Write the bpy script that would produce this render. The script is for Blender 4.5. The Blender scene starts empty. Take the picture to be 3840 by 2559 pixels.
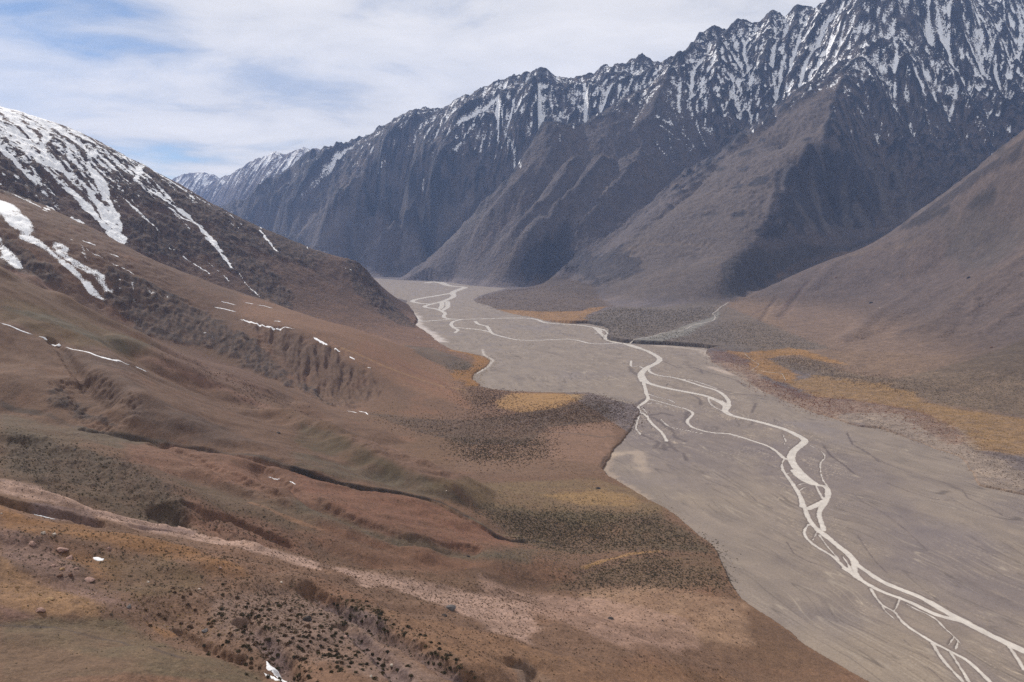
import bpy, math, random
import numpy as np
from mathutils import Vector

# ------------------------------------------------------------------ camera, world, sun
CAM_H = 400.0
FS = 1920.0 / math.tan(math.radians(35.0))          # focal length in photograph pixels
PITCH = math.atan((1279.5 - 560 * 1.632) / FS)
cam_d = bpy.data.cameras.new("camera")
cam = bpy.data.objects.new("camera", cam_d)
bpy.context.scene.collection.objects.link(cam)
cam_d.sensor_fit = 'HORIZONTAL'
cam_d.angle = math.radians(70.0)
cam_d.clip_start = 1.0
cam_d.clip_end = 60000.0
cam.location = (0, 0, CAM_H)
cam.rotation_euler = (math.pi / 2 - PITCH, 0, 0)
sc = bpy.context.scene
sc.camera = cam
sc.view_settings.view_transform = 'Standard'
sc.view_settings.look = 'None'
sc.view_settings.exposure = 0.0
sc.view_settings.gamma = 1.0
sc.cycles.use_denoising = False
try:
    sc.cycles.denoiser = 'OPENIMAGEDENOISE'
    sc.cycles.denoising_input_passes = 'RGB_ALBEDO_NORMAL'
except Exception:
    pass
sc.cycles.max_bounces = 4
sc.cycles.diffuse_bounces = 2
sc.cycles.volume_bounces = 1
sc.cycles.use_adaptive_sampling = False
sc.cycles.adaptive_threshold = 0.006

SUN_AZ = math.radians(-42.0)       # from +Y towards -X
SUN_EL = math.radians(40.0)
SUN_DIR = Vector((math.sin(SUN_AZ) * math.cos(SUN_EL), math.cos(SUN_AZ) * math.cos(SUN_EL), math.sin(SUN_EL)))
sun_d = bpy.data.lights.new("sun", 'SUN')
sun_d.energy = 5.0
sun_d.angle = math.radians(0.8)
sun_d.color = (1.0, 0.93, 0.84)
sun = bpy.data.objects.new("sun", sun_d)
sc.collection.objects.link(sun)
sun.rotation_euler = (-SUN_DIR).to_track_quat('-Z', 'Y').to_euler()

world = bpy.data.worlds.new("World")
sc.world = world
world.use_nodes = True


def N(nt, typ, x=0, y=0, **kw):
    n = nt.nodes.new(typ)
    n.location = (x, y)
    for k, v in kw.items():
        setattr(n, k, v)
    return n


def math_node(nt, op, a, b=None, clamp=False):
    n = nt.nodes.new('ShaderNodeMath')
    n.operation = op
    n.use_clamp = clamp
    for i, s in enumerate((a, b)):
        if s is None:
            continue
        if isinstance(s, (int, float)):
            n.inputs[i].default_value = s
        else:
            nt.links.new(s, n.inputs[i])
    return n.outputs[0]


def ramp(nt, fac, stops, interp='LINEAR'):
    n = nt.nodes.new('ShaderNodeValToRGB')
    n.color_ramp.interpolation = interp
    el = n.color_ramp.elements
    while len(el) > 1:
        el.remove(el[-1])
    el[0].position = stops[0][0]
    el[0].color = stops[0][1] if len(stops[0][1]) == 4 else (*stops[0][1], 1)
    for p, c in stops[1:]:
        e = el.new(p)
        e.color = c if len(c) == 4 else (*c, 1)
    nt.links.new(fac, n.inputs[0])
    return n.outputs[0]


def mixc(nt, fac, a, b, blend='MIX'):
    n = nt.nodes.new('ShaderNodeMix')
    n.data_type = 'RGBA'
    n.blend_type = blend
    n.clamp_factor = True
    if isinstance(fac, (int, float)):
        n.inputs[0].default_value = fac
    else:
        nt.links.new(fac, n.inputs[0])
    for i, s in ((6, a), (7, b)):
        if isinstance(s, tuple):
            n.inputs[i].default_value = (*s, 1) if len(s) == 3 else s
        else:
            nt.links.new(s, n.inputs[i])
    return n.outputs[2]


def noise(nt, vec, scale, detail=5, rough=0.55, dist=0.0, dim='3D'):
    n = nt.nodes.new('ShaderNodeTexNoise')
    n.noise_dimensions = dim
    n.inputs['Scale'].default_value = scale
    n.inputs['Detail'].default_value = detail
    n.inputs['Roughness'].default_value = rough
    n.inputs['Distortion'].default_value = dist
    if vec is not None:
        nt.links.new(vec, n.inputs['Vector'])
    return n.outputs['Fac']


def build_world():
    nt = world.node_tree
    nt.nodes.clear()
    out = N(nt, 'ShaderNodeOutputWorld', 900, 0)
    bg = N(nt, 'ShaderNodeBackground', 700, 0)
    sky = N(nt, 'ShaderNodeTexSky', -400, 200)
    sky.sky_type = 'NISHITA'
    sky.sun_disc = False
    sky.sun_elevation = SUN_EL
    sky.sun_rotation = SUN_AZ
    sky.altitude = 2500
    sky.air_density = 1.0
    sky.dust_density = 0.6
    tc = N(nt, 'ShaderNodeTexCoord', -1400, 0)
    sep = N(nt, 'ShaderNodeSeparateXYZ', -1200, 0)
    nt.links.new(tc.outputs['Generated'], sep.inputs[0])
    # cloud sheet: project the direction onto a high flat layer
    zz = math_node(nt, 'MAXIMUM', math_node(nt, 'ADD', sep.outputs['Z'], 0.13), 0.02)
    px = math_node(nt, 'DIVIDE', sep.outputs['X'], zz)
    py = math_node(nt, 'DIVIDE', sep.outputs['Y'], zz)
    comb = N(nt, 'ShaderNodeCombineXYZ', -800, 0)
    nt.links.new(px, comb.inputs[0])
    nt.links.new(py, comb.inputs[1])
    mp = N(nt, 'ShaderNodeMapping', -650, 0)
    mp.inputs['Rotation'].default_value = (0, 0, math.radians(25))
    mp.inputs['Scale'].default_value = (0.95, 1.15, 1)
    mp.inputs['Location'].default_value = CLOUD_LOC
    nt.links.new(comb.outputs[0], mp.inputs[0])
    n1 = noise(nt, mp.outputs[0], 0.45, 4, 0.5, 0.25)
    n2 = noise(nt, mp.outputs[0], 1.7, 7, 0.58, 0.35)
    s = math_node(nt, 'ADD', math_node(nt, 'MULTIPLY', n1, 0.66), math_node(nt, 'MULTIPLY', n2, 0.34))
    # fair-weather hole of the cloud sheet: towards the upper left and right down at the horizon gap
    hole = N(nt, 'ShaderNodeVectorMath', -600, -300, operation='DOT_PRODUCT')
    hole.inputs[1].default_value = Vector((-0.56, 0.79, 0.25)).normalized()
    nt.links.new(tc.outputs['Generated'], hole.inputs[0])
    h1 = math_node(nt, 'MULTIPLY', math_node(nt, 'SUBTRACT', hole.outputs['Value'], 0.968, ), 24.0, True)
    s = math_node(nt, 'SUBTRACT', s, math_node(nt, 'MULTIPLY', h1, 0.20))
    low = math_node(nt, 'MULTIPLY', math_node(nt, 'SUBTRACT', 0.135, sep.outputs['Z']), 12.0, True)
    s = math_node(nt, 'SUBTRACT', s, math_node(nt, 'MULTIPLY', low, 0.17))
    cov = ramp(nt, s, [(0.30, (0, 0, 0)), (0.36, (0.66, 0.66, 0.66)), (0.44, (1, 1, 1))])
    sw = mixc(nt, 0.0, sky.outputs[0], (0, 0, 0))
    skys = N(nt, 'ShaderNodeVectorMath', -100, 200, operation='SCALE')
    nt.links.new(sw, skys.inputs[0])
    skys.inputs['Scale'].default_value = 0.085
    # thin cloud: bright grey white, varying with thickness
    cc = ramp(nt, n2, [(0.32, (0.62, 0.62, 0.64)), (0.46, (0.84, 0.81, 0.785)), (0.66, (1.0, 0.95, 0.90))])
    col = mixc(nt, cov, skys.outputs[0], cc)
    nt.links.new(col, bg.inputs['Color'])
    bg.inputs['Strength'].default_value = 1.0
    nt.links.new(bg.outputs[0], out.inputs[0])


CLOUD_LOC = (3.1, 1.7, 0)
build_world()

# ------------------------------------------------------------------ photograph <-> world
CP, SP = math.cos(PITCH), math.sin(PITCH)
K = 1.0 / 1.632


def ray(u, v):
    """direction with forward (+Y) component 1, for a point (u, v) of the 2353 x 1568 view"""
    a = (u * 1.632 - 1920.0) / FS
    b = -(v * 1.632 - 1279.5) / FS
    y = CP + b * SP
    z = -SP + b * CP
    return a / y, z / y


def at(u, v, y=None, z=None):
    rx, rz = ray(u, v)
    if y is None:
        y = (z - CAM_H) / rz
    return (rx * y, y, CAM_H + rz * y)


def crop(name, pts):
    ox, oy, s = {'CB': (1400, 950, .425), 'C3': (1500, 500, .5102), 'C5': (2100, 1100, .5102),
                 'C6': (2640, 1200, .5102), 'C7': (2640, 1759, .5102), 'C8': (1600, 1759, .5102),
                 'CR': (2640, 500, .5102), 'CT': (2640, 0, .5102), 'CM': (1700, 0, .425),
                 'CF': (800, 500, .425), 'CS': (0, 300, .425), 'CL': (0, 900, .425), 'CN': (900, 1000, .425),
                 'CE': (0, 1500, .5102), 'CH': (1100, 1500, .5102), 'CA': (0, 1759, .5102),
                 'CC': (800, 1759, .5102), 'CZ': (2200, 1150, .2125), 'D': (0, 0, 1.632)}[name]
    return [((ox + p[0] * s) * K, (oy + p[1] * s) * K) + tuple(p[2:]) for p in pts]


def flat(name, pts, z=0.0):
    return [at(p[0], p[1], z=z)[:2] for p in crop(name, pts)]


# ------------------------------------------------------------------ noise in numpy
_r = np.random.RandomState(7)
_perm = _r.permutation(4096).astype(np.int32)
_ga = _r.rand(4096).astype(np.float32) * 2 * np.pi
_gx, _gy = np.cos(_ga).astype(np.float32), np.sin(_ga).astype(np.float32)


def perlin(x, y, seed=0):
    x = np.asarray(x, np.float64)
    y = np.asarray(y, np.float64)
    xi = np.floor(x).astype(np.int64)
    yi = np.floor(y).astype(np.int64)
    xf = (x - xi).astype(np.float32)
    yf = (y - yi).astype(np.float32)
    u = xf * xf * xf * (xf * (xf * 6 - 15) + 10)
    v = yf * yf * yf * (yf * (yf * 6 - 15) + 10)

    def g(ix, iy, fx, fy):
        h = _perm[(_perm[(ix + seed * 131) & 4095] + iy) & 4095]
        return _gx[h] * fx + _gy[h] * fy
    a = g(xi, yi, xf, yf)
    b = g(xi + 1, yi, xf - 1, yf)
    c = g(xi, yi + 1, xf, yf - 1)
    d = g(xi + 1, yi + 1, xf - 1, yf - 1)
    a += u * (b - a)
    c += u * (d - c)
    return (a + v * (c - a)) * 1.5


def fbm(x, y, scale, octv=4, gain=0.5, seed=0, ridged=False):
    out = 0
    amp = 1.0
    f = 1.0 / scale
    tot = 0
    for k in range(octv):
        n = perlin(x * f + 17.3 * k, y * f - 9.1 * k, seed + k)
        if ridged:
            n = 1 - 2 * np.abs(n)
        out = out + n * amp
        tot += amp
        amp *= gain
        f *= 2.03
    return out / tot


def sstep(a, b, x):
    t = np.clip((x - a) / (b - a), 0, 1)
    return t * t * (3 - 2 * t)


def blur(a, n=1):
    for _ in range(n):
        p = np.pad(a, 1, mode='edge')
        a = 0.25 * p[1:-1, :-2] + 0.5 * p[1:-1, 1:-1] + 0.25 * p[1:-1, 2:]
        p = np.pad(a, 1, mode='edge')
        a = 0.25 * p[:-2, 1:-1] + 0.5 * p[1:-1, 1:-1] + 0.25 * p[2:, 1:-1]
    return a


def seg_dist(px, py, poly, closed=False, vals=None):
    """distance of points to a polyline; vals: per-vertex value carried along"""
    pts = list(poly)
    if closed:
        pts = pts + [pts[0]]
    best = np.full(px.shape, 1e9, np.float32)
    bv = np.zeros(px.shape, np.float32)
    for i in range(len(pts) - 1):
        ax, ay = pts[i][:2]
        bx, by = pts[i + 1][:2]
        dx, dy = bx - ax, by - ay
        L = dx * dx + dy * dy + 1e-9
        t = np.clip(((px - ax) * dx + (py - ay) * dy) / L, 0, 1)
        d = np.hypot(px - ax - t * dx, py - ay - t * dy)
        if vals is not None:
            w = vals[i] * (1 - t) + vals[i + 1] * t
            d = d - w
        m = d < best
        best = np.where(m, d, best)
        if vals is not None:
            bv = np.where(m, w, bv)
    return best if vals is None else (best, bv)


def inside(px, py, poly):
    r = np.zeros(px.shape, bool)
    n = len(poly)
    for i in range(n):
        x0, y0 = poly[i][:2]
        x1, y1 = poly[(i + 1) % n][:2]
        if y0 == y1:
            continue
        c = ((y0 > py) != (y1 > py)) & (px < (x1 - x0) * (py - y0) / (y1 - y0) + x0)
        r ^= c
    return r


# ------------------------------------------------------------------ the valley floor outline
def resample(p, step_fac=0.02):
    return p


SHORE_L = ([(-5200, 9700), (-3200, 8500), (-1950, 7000), (-1120, 5600)] +
           flat('CB', [(160, 400), (250, 402), (305, 425), (290, 450), (225, 482), (300, 520), (372, 560), (385, 600),
                       (370, 640), (440, 680), (500, 720), (560, 770), (650, 830), (720, 858), (880, 890), (960, 905),
                       (1020, 935), (1030, 960), (985, 1010), (900, 1060), (875, 1095), (880, 1130), (940, 1165),
                       (930, 1185), (1000, 1200), (1250, 1222), (1500, 1232), (1800, 1235), (1900, 1238), (2000, 1262),
                       (2150, 1310), (2290, 1340)]) +
           flat('C5', [(575, 850), (590, 885), (565, 920), (535, 980), (520, 1010), (480, 1060), (430, 1120), (370, 1200),
                       (330, 1260), (320, 1300), (350, 1340), (430, 1390), (530, 1450), (640, 1520)]) +
           flat('C8', [(1640, 240), (1750, 290), (1870, 380), (1990, 490), (2110, 570), (2150, 630), (2170, 720),
                       (2200, 770), (2230, 850)]) +
           flat('C7', [(200, 850), (280, 970), (400, 1060), (500, 1120), (640, 1210), (750, 1310), (900, 1400),
                       (1010, 1470), (1170, 1567)]) +
           [(380, 560), (450, 400), (540, 150), (600, -100)])
SHORE_R = ([(1500, -100), (1300, 300), (1100, 800)] +
           flat('C6', [(2350, 1290), (2200, 1260), (2010, 1220), (1990, 1150), (1870, 1000), (1700, 950), (1500, 870),
                       (1300, 800), (1150, 790), (1000, 745), (920, 718), (800, 680), (600, 600), (420, 520), (300, 450),
                       (150, 370), (60, 310), (20, 240)]) +
           flat('CZ', [(2353, 760), (2000, 722), (1500, 685), (950, 665), (660, 637), (500, 612), (370, 575), (400, 480),
                       (390, 390), (300, 350), (0, 300)]) +
           flat('C3', [(1250, 1400), (1100, 1385), (960, 1350), (830, 1330), (705, 1295), (640, 1265), (560, 1245),
                       (535, 1225), (600, 1190), (700, 1160), (780, 1140), (650, 1130), (500, 1118), (400, 1100),
                       (200, 1085), (0, 1080)]) +
           [(-1800, 8800), (-2800, 9700), (-3900, 10500), (-5500, 11200)])
VALLEY = SHORE_L + SHORE_R

# ------------------------------------------------------------------ terrain control lines (view u, v, forward distance)
CTRL = []


def cy(pts):
    for u, v, y in pts:
        CTRL.append(at(u, v, y=y))


def cz(pts):
    for u, v, z in pts:
        CTRL.append(at(u, v, z=z))


def densify(pts, n=3):
    out = []
    for a, b in zip(pts[:-1], pts[1:]):
        for k in range(n):
            t = k / n
            out.append(tuple(a[i] * (1 - t) + b[i] * t for i in range(3)))
    out.append(pts[-1])
    return out


def line_y(pts, n=3):
    w = [at(u, v, y=y) for u, v, y in pts]
    CTRL.extend(densify(w, n))
    return w


def line_mixed(pts, n=3):
    """third value: >0 forward distance; <=0 means height -value"""
    w = [at(u, v, y=q) if q > 90 else at(u, v, z=q) for u, v, q in pts]
    CTRL.extend(densify(w, n))
    return w


# left: far snowy mountain crest and its nose
L1 = line_y([(-350, 120, 3100), (0, 255, 3400), (60, 266, 3450), (130, 290, 3520), (230, 332, 3600), (330, 388, 3700),
             (400, 427, 3760), (500, 484, 3850), (570, 518, 3900), (640, 548, 3950), (740, 583, 4000),
             (790, 594, 4000), (830, 606, 4000), (850, 640, 3980), (880, 680, 3900), (915, 715, 3780)])
for (x, y, z) in L1[:-3]:
    CTRL.append((x - 250, y + 550, z - 260 if z > 500 else z * 0.4))
    CTRL.append((x - 500, y + 1200, max(z * 0.25, 0)))
# tan shoulder: far edge and near edge
line_mixed([(-300, 350, 2200), (0, 452, 2350), (104, 483, 2380), (208, 530, 2400), (312, 585, 2420), (417, 627, 2450),
            (521, 666, 2480), (613, 692, 2480), (681, 717, 2450), (812, 756, 2400), (916, 790, 2330), (1000, 826, 28),
            (1039, 858, 18)])
# gully behind the shoulder
line_mixed([(0, 478, 2620), (120, 518, 2680), (230, 570, 2720), (330, 622, 2770), (430, 662, 2820), (540, 704, 2850),
            (650, 735, 2850), (760, 768, 2800), (880, 793, 2720), (960, 808, 14)])
line_mixed([(-300, 420, 1950), (0, 500, 2050), (120, 540, 2080), (230, 590, 2100), (320, 637, 2120), (390, 674, 2140),
            (482, 715, 2140), (560, 735, 2120), (676, 755, 2080), (773, 803, 1990), (838, 842, 1920), (916, 888, 1830),
            (994, 925, 20)])
# foot of its gullied face
line_mixed([(-300, 600, 1650), (0, 640, 1760), (100, 682, 1800), (250, 747, 1850), (400, 807, 1850), (520, 847, 1850),
            (620, 877, 1800), (740, 927, 26), (850, 950, 17), (980, 958, 8)])
# L3 crest
line_mixed([(-300, 520, 1300), (0, 622, 1400), (60, 651, 1420), (156, 689, 1450), (234, 731, 1500), (365, 785, 1570),
            (442, 825, 1630), (551, 845, 1690), (671, 894, 1690), (760, 936, 1650), (799, 948, 27), (916, 978, 16),
            (1050, 1025, 8)])
# mid lines of L3 face
line_mixed([(0, 745, 1190), (117, 794, 1210), (297, 838, 1240), (450, 900, 1290), (620, 960, 1300), (800, 1010, 1290),
            (900, 1045, 1240)])
line_mixed([(0, 860, 1030), (150, 905, 1010), (300, 935, 1010), (500, 985, 1030), (700, 1035, 1050), (900, 1085, 1070),
            (1050, 1110, 1060)])
# G34
G34 = line_mixed([(-300, 880, 1000), (0, 944, 960), (219, 982, 930), (375, 1013, 925), (562, 1044, 930), (674, 1075, 935), (735, 1094, 935),
            (830, 1119, 940), (987, 1150, 960), (1080, 1191, 945), (1143, 1232, 915), (1205, 1246, 920),
            (1346, 1253, 945)])
# L4 crest and face
line_mixed([(-300, 940, 800), (0, 985, 830), (200, 1012, 830), (400, 1062, 820), (600, 1112, 815), (800, 1172, 800),
            (1000, 1232, 785), (1180, 1285, 775), (1400, 1300, 14)])
line_mixed([(0, 1060, 680), (200, 1110, 680), (400, 1165, 680), (600, 1215, 690), (800, 1265, 700), (1000, 1300, 715)])
line_mixed([(0, 1100, 610), (150, 1150, 615), (312, 1202, 610), (453, 1228, 625), (594, 1258, 635), (735, 1298, 650),
            (865, 1320, 668)])
# L5 crest (pale pink rib)
L5 = line_mixed([(-300, 1020, 560), (0, 1104, 560), (94, 1122, 570), (219, 1172, 570), (312, 1198, 570), (453, 1225, 580),
            (594, 1254, 595), (735, 1292, 610), (865, 1314, 640), (1021, 1332, 690), (1225, 1357, 740), (1400, 1372, 24),
            (1560, 1362, 12)])
cy([(0, 1200, 490), (200, 1260, 480), (300, 1350, 430), (0, 1350, 400), (500, 1380, 440), (700, 1400, 450),
    (1000, 1450, 460), (1250, 1450, 550), (0, 1480, 335), (500, 1480, 370), (800, 1500, 380),
    (0, 1568, 295), (300, 1568, 305), (500, 1568, 318), (750, 1568, 332), (1000, 1568, 358), (1300, 1568, 425),
    (1600, 1568, 520), (1800, 1568, 600), (1500, 1430, 640), (1650, 1420, 690), (1750, 1480, 660)])
CTRL += [(-200, 100, 260), (-600, 200, 330), (-1000, 500, 380), (150, 100, 150), (300, 250, 95), (400, 250, 50),
         (-1500, 1000, 480), (-2200, 1600, 640), (-3000, 2400, 950), (-4000, 3400, 1300), (0, 200, 215), (450, 0, 60),
         (-200, -100, 300)]
# gentle fans on the left, between hillside and plain
cz([(1100, 1080, 22), (1200, 1050, 14), (1300, 1060, 9), (1250, 1150, 19), (1350, 1180, 12), (1450, 1220, 8),
    (1150, 985, 9), (1300, 960, 6), (1400, 930, 5), (1200, 925, 4), (1100, 930, 6), (1250, 1010, 9),
    (1500, 1300, 9), (1600, 1310, 5), (1060, 820, 6), (1080, 850, 5)])

# right: front hill
RD = line_mixed([(1680, 703, 33), (1712, 688, 4500), (1740, 670, 4650), (1800, 642, 4850), (1850, 620, 4950), (1900, 600, 5000),
            (1990, 570, 4900), (2060, 525, 4700), (2150, 470, 4500), (2250, 400, 4200), (2353, 320, 4000),
            (2560, 180, 3700), (2800, 60, 3500)])
line_mixed([(1690, 712, 30), (1720, 745, 18), (1811, 803, 12), (1930, 835, 16), (2055, 868, 22), (2211, 866, 40),
            (2353, 845, 70), (2600, 850, 88)])
cy([(1800, 720, 3900), (1900, 740, 3500), (1900, 680, 4300), (2000, 660, 4250), (2000, 760, 3100), (2150, 620, 4000),
    (2150, 740, 3000), (2150, 820, 2350), (2300, 560, 3700), (2300, 700, 2900), (2353, 780, 2250), (2300, 820, 2080)])
# golden terrace between plain and hill
cz([(1700, 812, 4), (1800, 840, 5), (1900, 870, 6), (2000, 905, 7), (2100, 925, 9), (2200, 950, 10), (2300, 975, 12),
    (2353, 940, 22), (2353, 1020, 10), (2250, 900, 22), (2500, 1000, 25), (2353, 1100, 6), (2100, 900, 14)])
# side fan terrace
cz([(1400, 745, 16), (1500, 740, 18), (1600, 735, 20), (1450, 715, 26), (1550, 708, 32), (1650, 705, 34),
    (1380, 770, 13), (1480, 775, 13), (1600, 790, 10), (1700, 790, 10), (1650, 755, 13), (1560, 770, 9)])
# golden flat and dark fan
cz([(1180, 715, 3), (1300, 722, 3), (1370, 712, 9), (1330, 738, 3), (1110, 690, 8), (1180, 688, 25), (1250, 690, 22),
    (1330, 690, 24), (1200, 668, 32), (1260, 655, 55), (1310, 643, 90), (1370, 690, 30)])
# right spur: crest
RC = line_y([(1357, 640, 5700), (1440, 560, 5800), (1500, 510, 6050), (1580, 452, 6450), (1649, 380, 6800), (1700, 338, 6900),
             (1755, 300, 7000), (1820, 255, 7100), (1883, 213, 7200), (1949, 170, 7400), (2000, 135, 7550),
             (2049, 100, 7700), (2090, 50, 7850), (2130, 0, 8000), (2200, -60, 8300)])
# break edge down its right side
RC2 = line_y([(1949, 172, 7300), (1936, 219, 7050), (1915, 250, 6900), (1908, 312, 6500), (1925, 353, 6350), (1850, 388, 6100),
              (1800, 437, 5900), (1793, 490, 5650), (1752, 550, 5350), (1727, 578, 5150), (1700, 605, 4950), (1680, 640, 4750)])
# gully between the main spur and the right spur
line_y([(1300, 648, 6100), (1357, 610, 6200), (1419, 553, 6600), (1482, 488, 6950), (1560, 446, 7300), (1638, 392, 7600),
        (1700, 345, 7750), (1780, 280, 7900), (1880, 190, 8100)])
cy([(1500, 640, 4950), (1600, 600, 5200), (1560, 560, 5500), (1650, 500, 5750), (1700, 430, 6200), (1800, 350, 6600),
    (1640, 655, 4650), (1500, 680, 4620), (1420, 660, 5050), (1400, 620, 5500)])
# dark face right of the break edge and the side gorge
cy([(1850, 470, 6050), (1900, 400, 6450), (1900, 500, 6150), (2000, 430, 6600), (2000, 515, 6300), (2000, 330, 6950), (2080, 470, 6600),
    (2050, 220, 7400), (2150, 380, 7100), (2130, 150, 7900), (2250, 250, 7900), (2250, 60, 8500), (2353, 200, 8300), (2353, 60, 8900),
    (2250, 390, 7200), (2353, 330, 7500), (2500, 250, 7600), (2500, 0, 9000)])
line_y([(1740, 585, 5250), (1836, 566, 5500), (1930, 557, 5700), (2024, 536, 5900), (2150, 485, 6200), (2300, 400, 6500)])
line_y([(1690, 697, 4480), (1750, 672, 4950), (1850, 628, 5280), (1950, 592, 5500), (2060, 545, 5600), (2200, 480, 5700),
        (2353, 400, 5800), (2600, 300, 6000)])
# main range: skyline
SKY = line_y([(560, 480, 13200), (640, 435, 12500), (700, 362, 11800), (765, 335, 11300), (830, 309, 10800), (862, 291, 10600), (905, 262, 10300), (945, 250, 10100),
              (1005, 245, 10000), (1040, 226, 9850), (1085, 200, 9700), (1150, 180, 9600), (1240, 150, 9500), (1270, 158, 9500),
              (1285, 172, 9500), (1330, 160, 9500), (1380, 155, 9450), (1415, 138, 9400), (1480, 130, 9300),
              (1520, 132, 9300), (1570, 120, 9250), (1650, 90, 9200), (1740, 45, 9100), (1820, 33, 9000),
              (1860, 25, 9000), (1925, 25, 8950), (1960, 5, 8900), (2010, 0, 8850), (2070, -20, 8900), (2200, -90, 9200), (2353, -130, 9600),
              (2700, -150, 9900)], 3)
for (x, y, z) in SKY[::2]:
    CTRL.append((x + 300, y + 1500, z * 0.45))
# main spur (crest running down left to the valley end)
RB = line_y([(912, 630, 9000), (955, 612, 8700), (997, 585, 8350), (1055, 535, 8050), (1113, 481, 7900), (1198, 401, 7900), (1289, 331, 8000), (1406, 262, 8200),
             (1471, 226, 8350), (1562, 172, 8600)])
line_y([(860, 632, 9900), (950, 622, 9200), (1010, 598, 9000), (1113, 512, 8800), (1198, 432, 8800), (1289, 358, 8850), (1380, 300, 8950), (1480, 240, 9000)])
# spurs left of it
line_y([(905, 264, 10300), (860, 350, 9900), (800, 440, 9600), (740, 530, 9600), (700, 590, 9900)])
line_y([(1085, 202, 9700), (1060, 290, 9400), (1000, 380, 9150), (930, 470, 9050), (860, 560, 9200), (820, 610, 9500)])
line_y([(1000, 300, 9700), (940, 390, 9500), (870, 480, 9450), (800, 560, 9600)])
line_y([(1240, 152, 9500), (1215, 240, 9200), (1190, 330, 8980)])
# foot of the range
cz([(880, 637, 3), (960, 640, 3), (1040, 648, 4), (1100, 655, 4), (1150, 659, 6), (1200, 655, 20), (1260, 648, 45),
    (1400, 690, 26), (1440, 700, 28), (1520, 702, 36), (1600, 702, 42)])
cz([(700, 628, 0), (600, 622, 0), (800, 635, 0)])
cy([(1180, 600, 6900), (1100, 620, 7300), (1250, 560, 6900), (1150, 520, 7450), (1250, 450, 7450), (1330, 480, 7100), (1400, 400, 7500),
    (1330, 390, 7600), (1500, 360, 7700), (1600, 300, 8000), (1300, 610, 6500)])
# valley interior below the plain
for p in [(900, 500), (800, 300), (600, 800), (900, 900), (700, 1100), (500, 1300), (800, 1400), (500, 1700), (300, 2200),
          (700, 2000), (400, 2600), (0, 3200), (300, 2900), (-100, 4000), (100, 3500), (-500, 5000), (-300, 4500),
          (-900, 6500), (-1500, 8200), (-1200, 7200), (-600, 6000), (-2500, 9000), (-3500, 9700), (650, 350), (900, 200), (700, 500), (620, 150), (800, 0), (1100, 500)]:
    CTRL.append((p[0], p[1], -25))
for i, p in enumerate(SHORE_L[4:-4:2] + SHORE_R[3:-2:2]):
    CTRL.append((p[0], p[1], 3.0))


def make_rbf(ctrl, min_d=18.0):
    P = []
    for p in ctrl:
        if all((p[0] - q[0]) ** 2 + (p[1] - q[1]) ** 2 > (min_d + 0.004 * p[1]) ** 2 for q in P):
            P.append(p)
    P = np.array(P, np.float64)
    n = len(P)
    D = np.hypot(P[:, None, 0] - P[None, :, 0], P[:, None, 1] - P[None, :, 1])
    Q = np.c_[np.ones(n), P[:, 0] / 1000, P[:, 1] / 1000]
    A = np.block([[D - np.eye(n) * 0.0, Q], [Q.T, np.zeros((3, 3))]])
    w = np.linalg.solve(A, np.r_[P[:, 2], 0, 0, 0])
    print("rbf points", n)

    def f(x, y):
        sh = x.shape
        x = x.ravel().astype(np.float32)
        y = y.ravel().astype(np.float32)
        out = np.empty(x.shape, np.float32)
        Px, Py, W = P[:, 0].astype(np.float32), P[:, 1].astype(np.float32), w[:n].astype(np.float32)
        for a in range(0, len(x), 4000):
            b = slice(a, a + 4000)
            d = x[b, None] - Px[None, :]
            d *= d
            e = y[b, None] - Py[None, :]
            e *= e
            d += e
            np.sqrt(d, out=d)
            out[b] = d @ W
        out += (w[n] + w[n + 1] * x / 1000 + w[n + 2] * y / 1000).astype(np.float32)
        return out.reshape(sh)
    return f


def flow(H, cell, n, steps, seed, start=None, zmin=1.0, momentum=0.45):
    """visits of particles running down the surface"""
    ny, nx = H.shape
    gy, gx = np.gradient(H, cell)
    g = np.hypot(gx, gy) + 1e-6
    gx = (gx / g).astype(np.float32).ravel()
    gy = (gy / g).astype(np.float32).ravel()
    Hr = H.ravel()
    rs = np.random.RandomState(seed)
    px = rs.rand(n).astype(np.float32) * (nx - 3) + 1
    py = rs.rand(n).astype(np.float32) * (ny - 3) + 1
    if start is not None:
        k = start[py.astype(int), px.astype(int)]
        px, py = px[k], py[k]
    vx = np.zeros_like(px)
    vy = np.zeros_like(py)
    acc = np.zeros(nx * ny, np.float32)
    for s in range(steps):
        idx = (py + 0.5).astype(np.int32) * nx + (px + 0.5).astype(np.int32)
        acc += np.bincount(idx, minlength=nx * ny)
        vx = momentum * vx - gx[idx]
        vy = momentum * vy - gy[idx]
        L = np.hypot(vx, vy) + 1e-6
        vx /= L
        vy /= L
        px = px + vx
        py = py + vy
        k = (px > 1) & (px < nx - 3) & (py > 1) & (py < ny - 3) & (Hr[idx] > zmin)
        if s % 4 == 3:
            px, py, vx, vy = px[k], py[k], vx[k], vy[k]
        else:
            px = np.where(k, px, 2)
            py = np.where(k, py, 2)
        if len(px) < 100:
            break
    return acc.reshape(ny, nx)


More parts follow.
